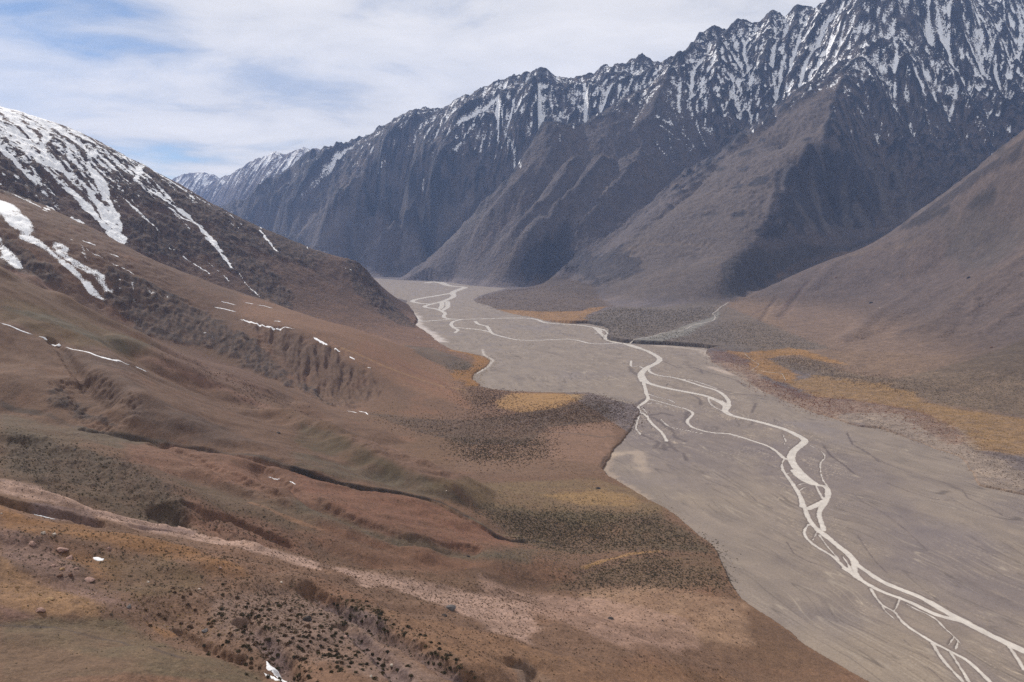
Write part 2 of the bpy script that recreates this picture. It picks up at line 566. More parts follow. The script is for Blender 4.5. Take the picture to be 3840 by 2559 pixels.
class Grid:
    def __init__(self, x0, x1, y0, y1, c):
        self.x0, self.y0, self.c = x0, y0, c
        self.x = np.arange(x0, x1, c)
        self.y = np.arange(y0, y1, c)
        self.X, self.Y = np.meshgrid(self.x, self.y)

    def sample(self, A, x, y):
        fx = np.clip((x - self.x0) / self.c, 0, len(self.x) - 1.001)
        fy = np.clip((y - self.y0) / self.c, 0, len(self.y) - 1.001)
        ix = fx.astype(np.int32)
        iy = fy.astype(np.int32)
        fx = (fx - ix).astype(np.float32)
        fy = (fy - iy).astype(np.float32)
        return ((A[iy, ix] * (1 - fx) + A[iy, ix + 1] * fx) * (1 - fy) +
                (A[iy + 1, ix] * (1 - fx) + A[iy + 1, ix + 1] * fx) * fy)


def upsampled(f, grid, k):
    """evaluate f on every k-th node and interpolate (cubic-ish by blur)"""
    g2 = Grid(grid.x0, grid.x[-1] + grid.c * k * 2, grid.y0, grid.y[-1] + grid.c * k * 2, grid.c * k)
    return blur(grid_sample(g2, f(g2.X, g2.Y), grid), 1)


def grid_sample(g2, A, grid):
    return g2.sample(A, grid.X, grid.Y).astype(np.float32)


rbf = make_rbf(CTRL)
import time
T0 = time.time()
FAR = Grid(-7500, 6600, 1400, 13200, 11.0)
Hf = upsampled(rbf, FAR, 2)
print('far rbf', time.time() - T0)


def valley_sd(x, y):
    """signed distance to the edge of the flat gravel floor, negative on the floor"""
    d = seg_dist(x, y, VALLEY, closed=True)
    return np.where(inside(x, y, VALLEY), -d, d)


def hit0(u, v, y0=5300, y1=12500):
    rx, rz = ray(u, v)
    y = np.exp(np.linspace(math.log(y0), math.log(y1), 2500))
    d = CAM_H + rz * y - FAR.sample(Hf, rx * y, y)
    k = np.argmax(d < 0)
    return (rx * y[k], y[k]) if d[k] < 0 else None


# spurs (+) and couloirs (-) of the range, traced on its face: crop, points, height m, half width m
RELIEF = [
    ('CM', [(560, 640), (450, 800), (300, 1000), (150, 1250), (60, 1450)], 150, 330),
    ('CM', [(760, 600), (700, 800), (720, 950), (800, 1150), (830, 1400)], 190, 380),
    ('CM', [(350, 740), (200, 900), (60, 1100)], 120, 280),
    ('CM', [(1170, 610), (1130, 720), (1060, 830), (980, 900)], 120, 220),
    ('CM', [(1350, 560), (1290, 700), (1230, 800), (1160, 900)], 140, 260),
    ('CM', [(1650, 500), (1500, 650), (1380, 760), (1300, 870), (1150, 1040), (1080, 1150)], 170, 330),
    ('CM', [(1900, 500), (1750, 640), (1650, 760), (1480, 880), (1400, 1000)], 170, 330),
    ('CM', [(2300, 400), (2150, 520), (2060, 650), (2000, 720)], 150, 300),
    ('CM', [(1960, 740), (1880, 900), (1820, 1000), (1760, 1200)], 110, 240),
    ('CM', [(2050, 900), (2090, 1060), (2160, 1220), (2190, 1380)], 60, 130),
    ('CM', [(940, 940), (980, 1000), (1010, 1080), (1000, 1200)], -60, 160),
    ('CT', [(300, 190), (200, 330), (130, 450), (90, 600), (60, 800)], 150, 300),
    ('CT', [(480, 150), (500, 300), (450, 450), (440, 700), (430, 860)], 130, 260),
    ('CT', [(700, 100), (690, 250), (660, 400), (520, 560), (500, 760)], 110, 240),
    ('CT', [(900, 60), (900, 220), (830, 420), (720, 600), (640, 760)], 160, 320),
    ('CT', [(1150, 20), (1130, 130), (980, 260), (850, 360)], 130, 260),
    ('CT', [(1380, 120), (1250, 230), (1050, 380), (900, 520), (780, 660)], 170, 330),
    ('CT', [(1750, 80), (1700, 250), (1660, 420), (1700, 560)], 120, 240),
    ('CT', [(1880, 60), (1900, 280), (1850, 450), (1900, 600), (2050, 880), (2180, 1060)], 190, 360),
    ('CT', [(1560, 280), (1620, 450), (1700, 620), (1800, 800), (1900, 980), (2020, 1180)], 130, 260),
    ('CT', [(1420, 420), (1450, 600), (1550, 800), (1650, 950), (1750, 1100), (1850, 1300)], 120, 250),
    ('CT', [(1200, 640), (1250, 780), (1330, 900), (1420, 1100), (1480, 1300)], 90, 200),
    ('CT', [(2300, 100), (2200, 350), (2140, 560), (2080, 700)], 170, 330),
    ('CT', [(2352, 560), (2250, 760), (2300, 950)], 130, 260),
    ('CR', [(760, 230), (820, 420), (880, 620)], 70, 130), ('CR', [(1000, 150), (1060, 350), (1120, 560), (1150, 700)], 90, 170),
    ('CF', [(1620, 200), (1500, 420), (1200, 700), (930, 980), (880, 1040)], 190, 330),
    ('CF', [(1350, 30), (1150, 250), (950, 430), (760, 640), (620, 830)], 190, 360),
    ('CF', [(1000, 110), (870, 300), (700, 450), (520, 620), (400, 720)], 180, 360),
    ('CF', [(2353, 150), (2100, 380), (1850, 620), (1620, 860), (1450, 960)], 180, 300),
    ('CF', [(1950, 250), (1700, 560), (1450, 760), (1250, 950), (1150, 1050)], 120, 240),
    ('CF', [(1200, 60), (1050, 250), (820, 470), (640, 640), (560, 760)], 150, 260),
    ('CF', [(1700, 60), (1650, 300), (1400, 560), (1150, 800), (1000, 960)], -70, 170),
    ('CF', [(1450, 150), (1250, 430), (1000, 620), (800, 800)], -60, 150),
    ('CF', [(2353, 60), (2250, 250), (1950, 520), (1750, 700), (1500, 860)], -60, 150),
    ('C3', [(1250, 330), (1100, 600), (800, 880), (560, 1080)], 90, 200),
    ('C3', [(1000, 330), (900, 480), (600, 800), (500, 950), (460, 1100)], 100, 220),
    ('C3', [(1500, 330), (1300, 520), (1100, 740), (900, 900)], 90, 200),
    ('C3', [(1750, 300), (1550, 520), (1400, 700), (1250, 900)], 70, 200),
]
for nm, pts, amp, wid in RELIEF:
    g = [hit0(p[0], p[1]) for p in crop(nm, pts)]
    g = [q for q in g if q is not None]
    if len(g) < 2:
        continue
    xs_, ys_ = [q[0] for q in g], [q[1] for q in g]
    bx0, bx1 = int((min(xs_) - wid - 100 - FAR.x0) / FAR.c), int((max(xs_) + wid + 100 - FAR.x0) / FAR.c)
    by0, by1 = int((min(ys_) - wid - 100 - FAR.y0) / FAR.c), int((max(ys_) + wid + 100 - FAR.y0) / FAR.c)
    bx0, by0 = max(bx0, 0), max(by0, 0)
    sl_ = (slice(by0, by1), slice(bx0, bx1))
    xx_, yy_ = FAR.X[sl_], FAR.Y[sl_]
    if xx_.size == 0:
        continue
    d = seg_dist(xx_ + fbm(xx_, yy_, 330, 4, 0.55, 61) * 90, yy_ + fbm(xx_, yy_, 330, 4, 0.55, 62) * 90, g)
    RELF = amp * np.maximum(0, 1 - d / wid) ** 1.15
    RELSUM = globals().setdefault('RELSUM', np.zeros_like(Hf))
    cur = RELSUM[sl_]
    RELSUM[sl_] = np.where(amp > 0, np.maximum(cur, RELF), np.minimum(cur, RELF))
cwr = np.ones_like(Hf)
for ln in (SKY, RC):
    cwr = np.minimum(cwr, 0.08 + 0.92 * sstep(0, 260, seg_dist(FAR.X, FAR.Y, ln)))
Hf = Hf + (RELSUM * 1.6) * cwr * sstep(60, 400, Hf)

# warp noise then erode
X, Y = FAR.X, FAR.Y
rug = sstep(150, 900, Hf) * (0.35 + 0.65 * sstep(3000, 6500, Y))      # how rugged
hillR = sstep(500, -200, X - (0.95 * Y - 1400)) if False else None
smooth_hill = inside(X, Y, [at(u, v, y=y)[:2] for u, v, y in
                            [(1640, 720, 4300), (1712, 680, 4650), (1850, 612, 5050), (2000, 560, 5000), (2200, 430, 4500),
                             (2500, 220, 3900), (3200, 200, 3400), (3000, 1200, 1500), (2200, 1000, 1650), (1700, 810, 2800)]])
smooth_hill = blur(smooth_hill.astype(np.float32), 10)
smooth_spur = inside(X, Y, [at(u, v, y=y)[:2] for u, v, y in
                            [(1357, 640, 5700), (1440, 560, 5780), (1500, 510, 6000), (1580, 452, 6400), (1649, 380, 6750), (1755, 300, 6950),
                             (1883, 213, 7150), (1940, 180, 7300), (1905, 250, 6850), (1890, 312, 6450), (1890, 362, 6300), (1820, 388, 6050),
                             (1775, 437, 5850), (1760, 490, 5600), (1730, 550, 5300), (1690, 600, 5000), (1640, 700, 4350), (1420, 690, 4700)]])
smooth_spur = blur(smooth_spur.astype(np.float32), 8)
smooth_low = inside(X, Y, [at(u, v, y=y)[:2] for u, v, y in
                           [(930, 632, 8900), (1055, 540, 7950), (1113, 485, 7850), (1289, 335, 7950), (1406, 265, 8100), (1562, 200, 8300),
                            (1690, 350, 7500), (1560, 446, 7200), (1419, 553, 6500), (1357, 620, 6000), (1300, 650, 6050), (1100, 657, 6850)]])
smooth_low = blur(smooth_low.astype(np.float32), 14)
rug = rug * (1 - 0.93 * smooth_hill) * (1 - 0.80 * smooth_spur) * (1 - 0.62 * smooth_low)
wx = fbm(X, Y, 700, 3, 0.5, 101) * 160
wy = fbm(X, Y, 700, 3, 0.5, 102) * 160
cw = np.ones_like(Hf)
for ln in (SKY, RC, RB, RC2, L1):
    cw = np.minimum(cw, 0.18 + 0.82 * sstep(0, 500, seg_dist(X, Y, ln)))
farf = 0.45 + 0.55 * sstep(4000, 7000, Y)
Hf = Hf + rug * (cw * fbm(X, Y, 1300, 3, 0.5, 3) * 100 + cw * fbm(X + wx, Y + wy, 760, 4, 0.5, 11, ridged=True) * 120 * farf
                 + fbm(X + wx, Y - wy, 230, 5, 0.6, 13, ridged=True) * 84 * farf)
Hf += (1 - smooth_hill) * sstep(10, 120, Hf) * fbm(X, Y, 160, 4, 0.5, 21) * 7
mask = Hf > 30
for it in range(3):
    A = flow(Hf + fbm(X, Y, 60, 3, 0.6, 50) * 12, FAR.c, 260000, 150, 5 + it, start=mask & (rug > 0.05), momentum=0.25)
    A = blur(A, 2 if it < 2 else 1)
    L = np.log1p(A / 2.0)
    L = np.clip(L - 1.4, 0.0, 4.0)
    Hf -= (L * (6.0, 5.0, 4.0)[it]) * np.clip(rug, 0, 1)
    if it < 3:
        Hf = Hf * 0.5 + blur(Hf, 1) * 0.5
Hf += np.clip(rug, 0, 1) * 22
Hf += cw * np.clip(rug, 0, 1) * sstep(300, 1000, Hf) * (fbm(X + wx, Y + wy, 105, 4, 0.66, 35, ridged=True) * 40 * (0.4 + 0.6 * farf))
# bring the crests back to their surveyed heights
Hs_ = blur(Hf, 3)
num = np.zeros_like(Hf)
den = np.full_like(Hf, 0.15)
dzs = []
for ln in (SKY,):
    for a_, b_ in zip(ln[:-1], ln[1:]):
        for t_ in (0.0, 0.5):
            q = [a_[i] * (1 - t_) + b_[i] * t_ for i in range(3)]
            if not (FAR.x0 + 50 < q[0] < FAR.x[-1] - 50 and FAR.y0 + 50 < q[1] < FAR.y[-1] - 50):
                continue
            ix0, iy0 = int((q[0] - FAR.x0) / FAR.c), int((q[1] - FAR.y0) / FAR.c)
            loc = Hs_[max(iy0 - 14, 0):iy0 + 15, max(ix0 - 9, 0):ix0 + 10]
            dz = float(loc.max()) + 12 - q[2]
            dzs.append(dz)
            s_ = (slice(max(iy0 - 90, 0), iy0 + 90), slice(max(ix0 - 90, 0), ix0 + 90))
            w_ = np.exp(-((FAR.X[s_] - q[0]) ** 2 + (FAR.Y[s_] - q[1]) ** 2) / 330.0 ** 2)
            num[s_] += w_ * dz
            den[s_] += w_
print('crest offsets', np.mean(dzs), np.min(dzs), np.max(dzs))
Hf = (Hf - 0.92 * num / den).astype(np.float32)
Aflow = np.log1p(blur(flow(Hf, FAR.c, 500000, 150, 77, start=mask), 1) / 2.0)
print('erosion', time.time() - T0)

# near field: finer grid
NEAR = Grid(-1500, 900, 60, 1900, 4.0)
Hn = upsampled(rbf, NEAR, 2)
Hn = blur(Hn, 3)
X, Y = NEAR.X, NEAR.Y
nmask = Hn > 8
hs = sstep(10, 60, Hn)
Hn += hs * fbm(X, Y, 130, 4, 0.5, 31) * 6
for it in range(2):
    A = blur(flow(Hn + fbm(X, Y, 25, 2, 0.5, 60 + it) * 2.0, NEAR.c, 160000, 150, 15 + it, start=nmask, zmin=5), 3)
    Hn -= blur(np.clip(np.log1p(A / 2.0) - 1.2, 0, 3), 2) * 0.55 * hs
Anear = np.log1p(blur(flow(Hn, NEAR.c, 200000, 140, 88, start=nmask, zmin=5), 1) / 2.0)
print('near', time.time() - T0)


def near_w(x, y):
    return sstep(1850, 1500, y) * sstep(-1450, -1250, x)


def terrain(x, y, raw=False):
    """ground height outside of the gravel floor"""
    w = near_w(x, y)
    h = FAR.sample(Hf, x, y) * (1 - w) + NEAR.sample(Hn, x, y) * w
    return h


def hit(u, v, y0=200, y1=12500):
    rx, rz = ray(u, v)
    y = np.exp(np.linspace(math.log(y0), math.log(y1), 5000))
    h = np.maximum(terrain(rx * y, y), 0)
    d = CAM_H + rz * y - h
    k = np.argmax(d < 0)
    if d[k] >= 0:
        return None
    return (rx * y[k], y[k], float(h[k]))


def drape(name, pts, y0=200):
    out = []
    for p in crop(name, pts):
        q = hit(p[0], p[1], y0)
        if q is not None:
            out.append(q)
    return out


# folds of the near hillside
FOLDS = [
    ('CL', [(450, 930), (560, 1020), (650, 1150), (780, 1300), (900, 1420)], -16, 55),
    ('CL', [(600, 960), (800, 1100), (1100, 1300), (1400, 1560)], 16, 90),
    ('CL', [(1250, 980), (1500, 1100), (1900, 1270), (2350, 1480)], 14, 60),
    ('CL', [(1150, 1020), (1400, 1150), (1800, 1330), (2250, 1560)], -10, 50),
    ('CN', [(0, 1040), (480, 1200), (760, 1350), (1200, 1500)], 12, 60),
    ('CN', [(400, 1130), (520, 1230), (700, 1330)], -10, 40),
    ('CH', [(0, 150), (300, 270), (700, 490), (1000, 630), (1150, 660)], 17, 70),
    ('CH', [(0, 300), (400, 470), (800, 620)], -8, 60),
    ('CH', [(300, 230), (700, 400), (1000, 510)], 8, 40),
    ('CE', [(1250, 60), (1700, 200), (1950, 340)], -10, 60),
    ('CE', [(1000, 70), (1400, 190), (1800, 330)], 10, 60),
    ('CE', [(60, 250), (350, 290), (700, 430), (1150, 640), (1370, 800)], 9, 42),
    ('CE', [(0, 570), (400, 650), (800, 800), (1200, 890)], -5, 30),
    ('CC', [(0, 40), (500, 170), (900, 320), (1500, 540)], 7, 40),
    ('CC', [(300, 0), (760, 250), (1300, 480), (1850, 595)], -8, 34),
    ('CC', [(500, -60), (1100, 130), (1500, 260), (1900, 420)], 10, 60),
    ('CC', [(400, 640), (900, 740), (1400, 800), (2000, 880)], 5, 40),
    ('CC', [(700, 860), (1100, 1020), (1500, 1250), (1900, 1480)], 7, 26),
    ('CA', [(1200, 1000), (1700, 1250), (2100, 1500)], -7, 30),
    ('CA', [(0, 400), (600, 520), (1200, 620), (1900, 800)], 5, 36),
    ('CA', [(0, 1060), (700, 1090), (1400, 1300), (1900, 1500)], -5, 26),
    ('C8', [(1000, 1600), (800, 1450), (600, 1400)], -6, 18),
    ('C8', [(600, 1000), (1200, 1200), (1700, 1480)], 6, 60),
]
for nm, pts, amp, wid in FOLDS:
    g = drape(nm, pts)
    if len(g) < 2:
        continue
    xs_, ys_ = [q[0] for q in g], [q[1] for q in g]
    bx0, bx1 = int((min(xs_) - wid * 1.5 - 20 - NEAR.x0) / NEAR.c), int((max(xs_) + wid * 1.5 + 20 - NEAR.x0) / NEAR.c)
    by0, by1 = int((min(ys_) - wid * 1.5 - 20 - NEAR.y0) / NEAR.c), int((max(ys_) + wid * 1.5 + 20 - NEAR.y0) / NEAR.c)
    sl_ = (slice(max(by0, 0), max(by1, 0)), slice(max(bx0, 0), max(bx1, 0)))
    xx_, yy_ = NEAR.X[sl_], NEAR.Y[sl_]
    if xx_.size == 0:
        continue
    d = seg_dist(xx_ + fbm(xx_, yy_, 80, 3, 0.55, 63) * wid * 0.25, yy_ + fbm(xx_, yy_, 80, 3, 0.55, 64) * wid * 0.25, g)
    t_ = np.maximum(0, 1 - d / wid)
    Hn[sl_] += amp * (t_ ** 1.4 * (3 - 2 * t_) if amp > 0 else t_ ** 1.2) * sstep(5, 30, Hn[sl_])

# ------------------------------------------------------------------ streaks that follow the fall line
def lic(H, cell, n, seed, blurs=0):
    ny, nx = H.shape
    Hs = blur(H, 3)
    gy, gx = np.gradient(Hs, cell)
    g = np.hypot(gx, gy) + 1e-5
    gx = (gx / g).astype(np.float32).ravel()
    gy = (gy / g).astype(np.float32).ravel()
    W = np.random.RandomState(seed).rand(ny, nx).astype(np.float32) - 0.5
    if blurs:
        W = blur(W, blurs)
        W /= W.std() * 3.4
    W = W.ravel()
    jx, jy = np.meshgrid(np.arange(nx, dtype=np.float32), np.arange(ny, dtype=np.float32))
    out = W.copy()
    for sgn in (1, -1):
        px, py = jx.ravel().copy(), jy.ravel().copy()
        for s in range(n):
            idx = (np.clip(py + 0.5, 0, ny - 1)).astype(np.int32) * nx + np.clip(px + 0.5, 0, nx - 1).astype(np.int32)
            px += sgn * gx[idx]
            py += sgn * gy[idx]
            np.clip(px, 0, nx - 1, out=px)
            np.clip(py, 0, ny - 1, out=py)
            out += W[(py + 0.5).astype(np.int32).clip(0, ny - 1) * nx + (px + 0.5).astype(np.int32).clip(0, nx - 1)]
    out = out.reshape(ny, nx)
    return out / out.std()


Sf = lic(Hf, FAR.c, 9, 1)
Sf2 = lic(Hf, FAR.c, 22, 2, 4)
Sn = lic(Hn, NEAR.c, 14, 3, 1)
Sn2 = lic(Hn, NEAR.c, 26, 4, 6)
Cf = 0.32 * (blur(Hf, 22) - Hf) + 0.7 * (blur(Hf, 6) - Hf) + 1.1 * (blur(Hf, 2) - Hf)                     # concavity
Cn = blur(Hn, 6) - Hn
SMf = smooth_hill
_dy, _dx = np.gradient(Hf, FAR.c)
SLf = np.hypot(_dy, _dx).astype(np.float32)
_dyn, _dxn = np.gradient(Hn, NEAR.c)
SLn = np.hypot(_dyn, _dxn).astype(np.float32)
print('lic', time.time() - T0)


def both(F, Nn, x, y, w):
    return FAR.sample(F, x, y) * (1 - w) + NEAR.sample(Nn, x, y) * w


# ------------------------------------------------------------------ plan regions (worked out once from the control lines)
def wl(pts):
    return [at(u, v, y=q)[:2] if q > 90 else at(u, v, z=q)[:2] for u, v, q in pts]


GUL12 = wl([(-300, 420, 2540), (0, 478, 2620), (120, 518, 2680), (230, 570, 2720), (330, 622, 2770), (430, 662, 2820),
            (540, 704, 2850), (650, 735, 2850), (760, 768, 2800), (880, 793, 2720), (960, 808, 14), (1060, 845, 3)])
REG_SNOWY = GUL12 + [(-60, 3300), (-450, 4200), (-1000, 5600), (-2600, 9500), (-8000, 9500), (-8000, 2500)]
REG_HILL = wl([(1660, 720, 35), (1690, 697, 4480), (1750, 672, 4950), (1850, 628, 5280), (1950, 592, 5500),
               (2060, 545, 5600), (2200, 480, 5700), (2353, 400, 5800)]) + [(4600, 6100), (6600, 5400), (6600, 500), (1500, 500)] + \
    wl([(2353, 900, 30), (2211, 872, 30), (2055, 872, 16), (1930, 840, 12), (1811, 806, 10), (1720, 750, 14)])
REG_SPUR = wl([(1357, 640, 5700), (1357, 610, 6200), (1419, 553, 6600), (1482, 488, 6950), (1560, 446, 7300),
               (1638, 392, 7600), (1700, 345, 7750), (1780, 280, 7900), (1880, 190, 8100), (2010, 80, 8500)]) + \
    [(8000, 9000), (8000, 6200), (4600, 6100)] + \
    wl([(2353, 400, 5800), (2200, 480, 5700), (2060, 545, 5600), (1950, 592, 5500), (1850, 628, 5280), (1750, 672, 4950),
        (1690, 697, 4480), (1660, 715, 34), (1600, 706, 42), (1520, 704, 36), (1440, 702, 28), (1400, 692, 26)])


def PD(name, pts, z=None, y0=200):
    """plan polygon / polyline traced in the view and carried onto the ground"""
    if z is not None:
        return flat(name, pts, z)
    return [p[:2] for p in drape(name, pts, y0)]


GOLD_POLYS = [
    flat('CB', [(640, 850), (720, 850), (880, 890), (960, 903), (1030, 940), (990, 1015), (880, 1070), (945, 1175),
                (820, 1200), (790, 1150), (700, 1170), (700, 1060), (850, 1040), (900, 960), (860, 905)], 4),
    flat('C3', [(700, 1293), (850, 1298), (1000, 1312), (1330, 1312), (1400, 1292), (1520, 1290), (1380, 1340),
                (1350, 1375), (1385, 1403), (1250, 1400), (1000, 1368), (830, 1332)], 3),
    flat('C6', [(150, 235), (300, 245), (620, 212), (740, 235), (950, 310), (1050, 350), (900, 325), (700, 268), (560, 264), (470, 285),
                (560, 330), (700, 400), (640, 450), (520, 430), (420, 390), (330, 370), (340, 290)], 8),
]
TAN_R = flat('C6', [(600, 440), (800, 400), (1300, 480), (1500, 540), (1700, 630), (2100, 700), (2500, 740), (2700, 1100),
                    (2350, 980), (2000, 940), (1850, 800), (1500, 650), (1100, 580), (800, 540)], 9)
RED_R = flat('C6', [(50, 240), (200, 250), (320, 280), (350, 360), (420, 420), (560, 470), (800, 550), (1050, 580), (1300, 620),
                    (1600, 680), (1850, 800), (1950, 900), (1800, 900), (1600, 800), (1450, 700), (1300, 690), (1000, 690), (930, 725),
                    (800, 670), (620, 590), (430, 510), (350, 470), (300, 400), (150, 340), (60, 290)], 5)
TAN_L = flat('CB', [(1090, 1310), (1220, 1228), (1500, 1228), (1850, 1240), (1830, 1290), (1600, 1370), (1300, 1400), (1100, 1360)], 5)
DARKFAN = flat('C3', [(535, 1225), (640, 1180), (800, 1140), (1000, 1120), (1270, 1062), (1340, 1120), (1420, 1210), (1560, 1280),
                      (1400, 1292), (1330, 1312), (1000, 1312), (850, 1298), (705, 1295), (560, 1248)], 12)
TERR = flat('CZ', [(0, 180), (450, 20), (1400, 60), (2350, 0), (3300, 350), (4300, 750), (3000, 760), (2353, 740), (1500, 672), (950, 655),
                   (500, 610), (370, 575), (400, 480), (390, 390), (300, 350), (0, 300)], 16)
TERRACE2 = flat('C6', [(470, 285), (640, 268), (850, 300), (1000, 370), (1200, 420), (1400, 450), (1800, 420), (2350, 350),
                       (2800, 500), (2800, 760), (2350, 700), (1700, 600), (1500, 530), (1300, 490), (1000, 440), (800, 385), (600, 330)], 14)
SCREE_MIDL = None


def valley_width_coord(x, y):
    return None


# channels of the braided river: (crop, points, width in metres start..end)
CHANNELS = [
    ('CB', [(545, 243), (600, 260), (640, 280), (700, 292), (830, 298), (740, 325), (690, 350), (715, 375), (690, 395),
            (600, 430), (500, 450), (430, 475), (560, 490), (600, 508), (640, 530), (610, 560), (660, 580), (800, 582), (1000, 578),
            (1200, 570), (1380, 572), (1450, 585), (1500, 610), (1600, 622), (1800, 630), (1950, 652), (2060, 682),
            (2082, 710), (2040, 740), (2060, 767), (2150, 790), (2250, 802), (2353, 835)], 15, 24),
    ('CB', [(470, 262), (540, 250), (600, 262)], 10, 10),
    ('CB', [(700, 350), (560, 375), (430, 395), (355, 412), (342, 430), (420, 443), (510, 448)], 14, 14),
    ('CB', [(600, 430), (607, 460), (590, 490)], 8, 8), ('CB', [(650, 425), (665, 470), (610, 505)], 8, 8),
    ('CB', [(780, 583), (700, 600), (685, 625), (700, 655), (800, 660), (950, 675), (1040, 695), (1060, 715),
            (1150, 738), (1260, 764), (1400, 770), (1700, 755), (1800, 765), (1900, 795), (2000, 800), (2140, 792)], 15, 15),
    ('CB', [(700, 655), (755, 675), (720, 700)], 7, 5),
    ('CB', [(230, 487), (300, 520), (385, 560), (397, 600), (500, 597), (680, 582)], 7, 5),
    ('CB', [(1945, 652), (1990, 690), (2040, 740)], 20, 22), ('CB', [(2000, 670), (2010, 700), (1960, 705)], 12, 8),
    ('CB', [(1000, 640), (1040, 695)], 4, 4), ('CB', [(900, 600), (920, 625), (990, 640)], 4, 4),
    ('C5', [(470, 368), (540, 395), (640, 420), (700, 455), (742, 482), (715, 512), (650, 540), (620, 560), (588, 600),
            (610, 645)], 22, 26),
    ('C5', [(610, 645), (625, 690), (635, 740), (655, 775), (610, 810), (568, 835), (585, 870), (640, 900), (660, 940),
            (700, 980), (750, 1020), (785, 1085)], 13, 8),
    ('C5', [(645, 548), (660, 580), (720, 605), (830, 615), (950, 650), (1050, 685), (1150, 710), (1210, 750),
            (1240, 790)], 12, 13),
    ('C5', [(900, 632), (980, 640), (1040, 660), (1100, 680), (1150, 700)], 4, 4),
    ('C5', [(600, 600), (625, 645), (660, 665), (760, 692), (880, 715), (1040, 745), (1100, 762), (1180, 800), (1222, 830)], 22, 18),
    ('C5', [(1180, 790), (1222, 830), (1205, 860), (1245, 892), (1330, 915), (1450, 940), (1560, 970), (1660, 1000), (1760, 1050), (1808, 1080),
            (1780, 1110), (1720, 1150), (1700, 1190), (1700, 1230), (1740, 1290), (1800, 1350), (1870, 1400)], 17, 19),
    ('C5', [(1240, 790), (1245, 830), (1215, 865)], 12, 14),
    ('C5', [(655, 775), (750, 800), (850, 830), (930, 850), (985, 878), (960, 910), (930, 940), (960, 980),
            (1030, 1005), (1120, 1025), (1250, 1030), (1330, 1055), (1420, 1085), (1530, 1120), (1600, 1165),
            (1640, 1210), (1690, 1225)], 8, 9),
    ('C5', [(740, 925), (800, 982), (900, 1000), (1020, 1028), (1120, 1028)], 3, 4),
    ('C5', [(600, 835), (640, 880)], 4, 4),
    ('C5', [(590, 870), (570, 940), (553, 990), (590, 1035)], 6, 4),
    ('C5', [(638, 735), (720, 765), (800, 780), (842, 802)], 4, 4), ('C5', [(650, 810), (700, 800), (780, 830)], 5, 3),
    ('C5', [(1642, 1012), (1640, 1050), (1665, 1085), (1640, 1115), (1695, 1135)], 3, 3),
    ('C5', [(1810, 1105), (1880, 1135), (1940, 1175), (1952, 1210), (1912, 1240), (1915, 1310), (1930, 1370),
            (1965, 1415)], 2.5, 4),
    ('C5', [(1090, 770), (1100, 810), (1150, 845), (1200, 865)], 5, 5),
    ('C5', [(1650, 1215), (1625, 1260), (1650, 1320), (1700, 1390), (1740, 1450), (1768, 1500), (1780, 1567)], 4, 9),
    ('C5', [(1655, 1330), (1715, 1305)], 3, 3), ('C5', [(1250, 1030), (1300, 1060), (1340, 1062)], 3, 3),
    ('C5', [(525, 495), (515, 540), (580, 535), (610, 550)], 3, 4),
    ('C5', [(830, 375), (760, 370), (700, 365)], 4, 3), ('C5', [(1050, 405), (1190, 415), (1260, 440), (1340, 455)], 4, 3),
    ('C7', [(660, 10), (690, 50), (740, 85), (800, 110), (850, 118), (905, 130), (915, 180), (900, 230), (860, 285), (842, 330),
            (865, 400), (880, 450)], 15, 9),
    ('C7', [(820, 115), (845, 170), (875, 215)], 4, 6),
    ('C7', [(900, 225), (830, 262), (770, 290)], 12, 14),
    ('C7', [(680, 120), (720, 105), (760, 100), (790, 115)], 3, 3), ('C7', [(700, 160), (740, 130), (770, 150), (800, 155)], 3, 3),
    ('C7', [(572, 0), (640, 80), (700, 170), (728, 230), (745, 300), (770, 370), (810, 430), (865, 475), (950, 535), (1040, 605),
            (1095, 655), (1120, 700), (1190, 745), (1260, 795), (1350, 845), (1450, 885), (1560, 925), (1680, 985), (1800, 1060),
            (1900, 1110), (2000, 1165), (2150, 1240), (2352, 1335)], 5, 14),
    ('C7', [(720, 220), (745, 300), (770, 370), (830, 440), (900, 490), (980, 560), (1060, 620), (1110, 680)], 8, 13),
    ('C7', [(770, 405), (735, 450), (745, 500), (800, 550), (880, 600), (950, 640), (1010, 700), (1070, 755),
            (1150, 810), (1250, 870), (1350, 915), (1450, 950), (1560, 995), (1680, 1060), (1800, 1095), (1900, 1115)], 5, 10),
    ('C7', [(830, 462), (812, 500), (800, 520)], 2.5, 2.5), ('C7', [(845, 480), (900, 560), (960, 625), (995, 670)], 3, 5),
    ('C7', [(1040, 730), (1100, 770), (1150, 810)], 12, 9),
    ('C7', [(1100, 690), (1110, 740), (1120, 780)], 9, 8), ('C7', [(1020, 640), (1050, 680), (1080, 740)], 3, 5),
    ('C7', [(1225, 878), (1270, 950), (1310, 1000), (1400, 1040), (1440, 1100), (1500, 1160), (1600, 1220), (1700, 1280),
            (1800, 1330), (1880, 1370), (1960, 1420), (2020, 1480), (2110, 1567), (2200, 1660)], 4, 6),
    ('C7', [(1440, 940), (1420, 1010), (1395, 1040)], 4, 4),
    ('C7', [(1680, 1280), (1730, 1360), (1790, 1440), (1850, 1500), (1920, 1580)], 4, 5),
    ('C7', [(1800, 1330), (1850, 1400), (1900, 1480), (1960, 1580)], 3, 4),
    ('C7', [(1490, 990), (1560, 1030), (1650, 1065), (1720, 1110), (1760, 1160), (1830, 1220), (1890, 1280)], 3, 2.5),
    ('C7', [(2240, 1300), (2300, 1380), (2352, 1470)], 4, 5),
    ('C7', [(1310, 1000), (1330, 1040), (1400, 1100)], 2, 2),
    ('C7', [(1840, 1230), (1800, 1290)], 2, 2), ('C7', [(1870, 1260), (1850, 1320)], 2, 2),
]
CH_W = []
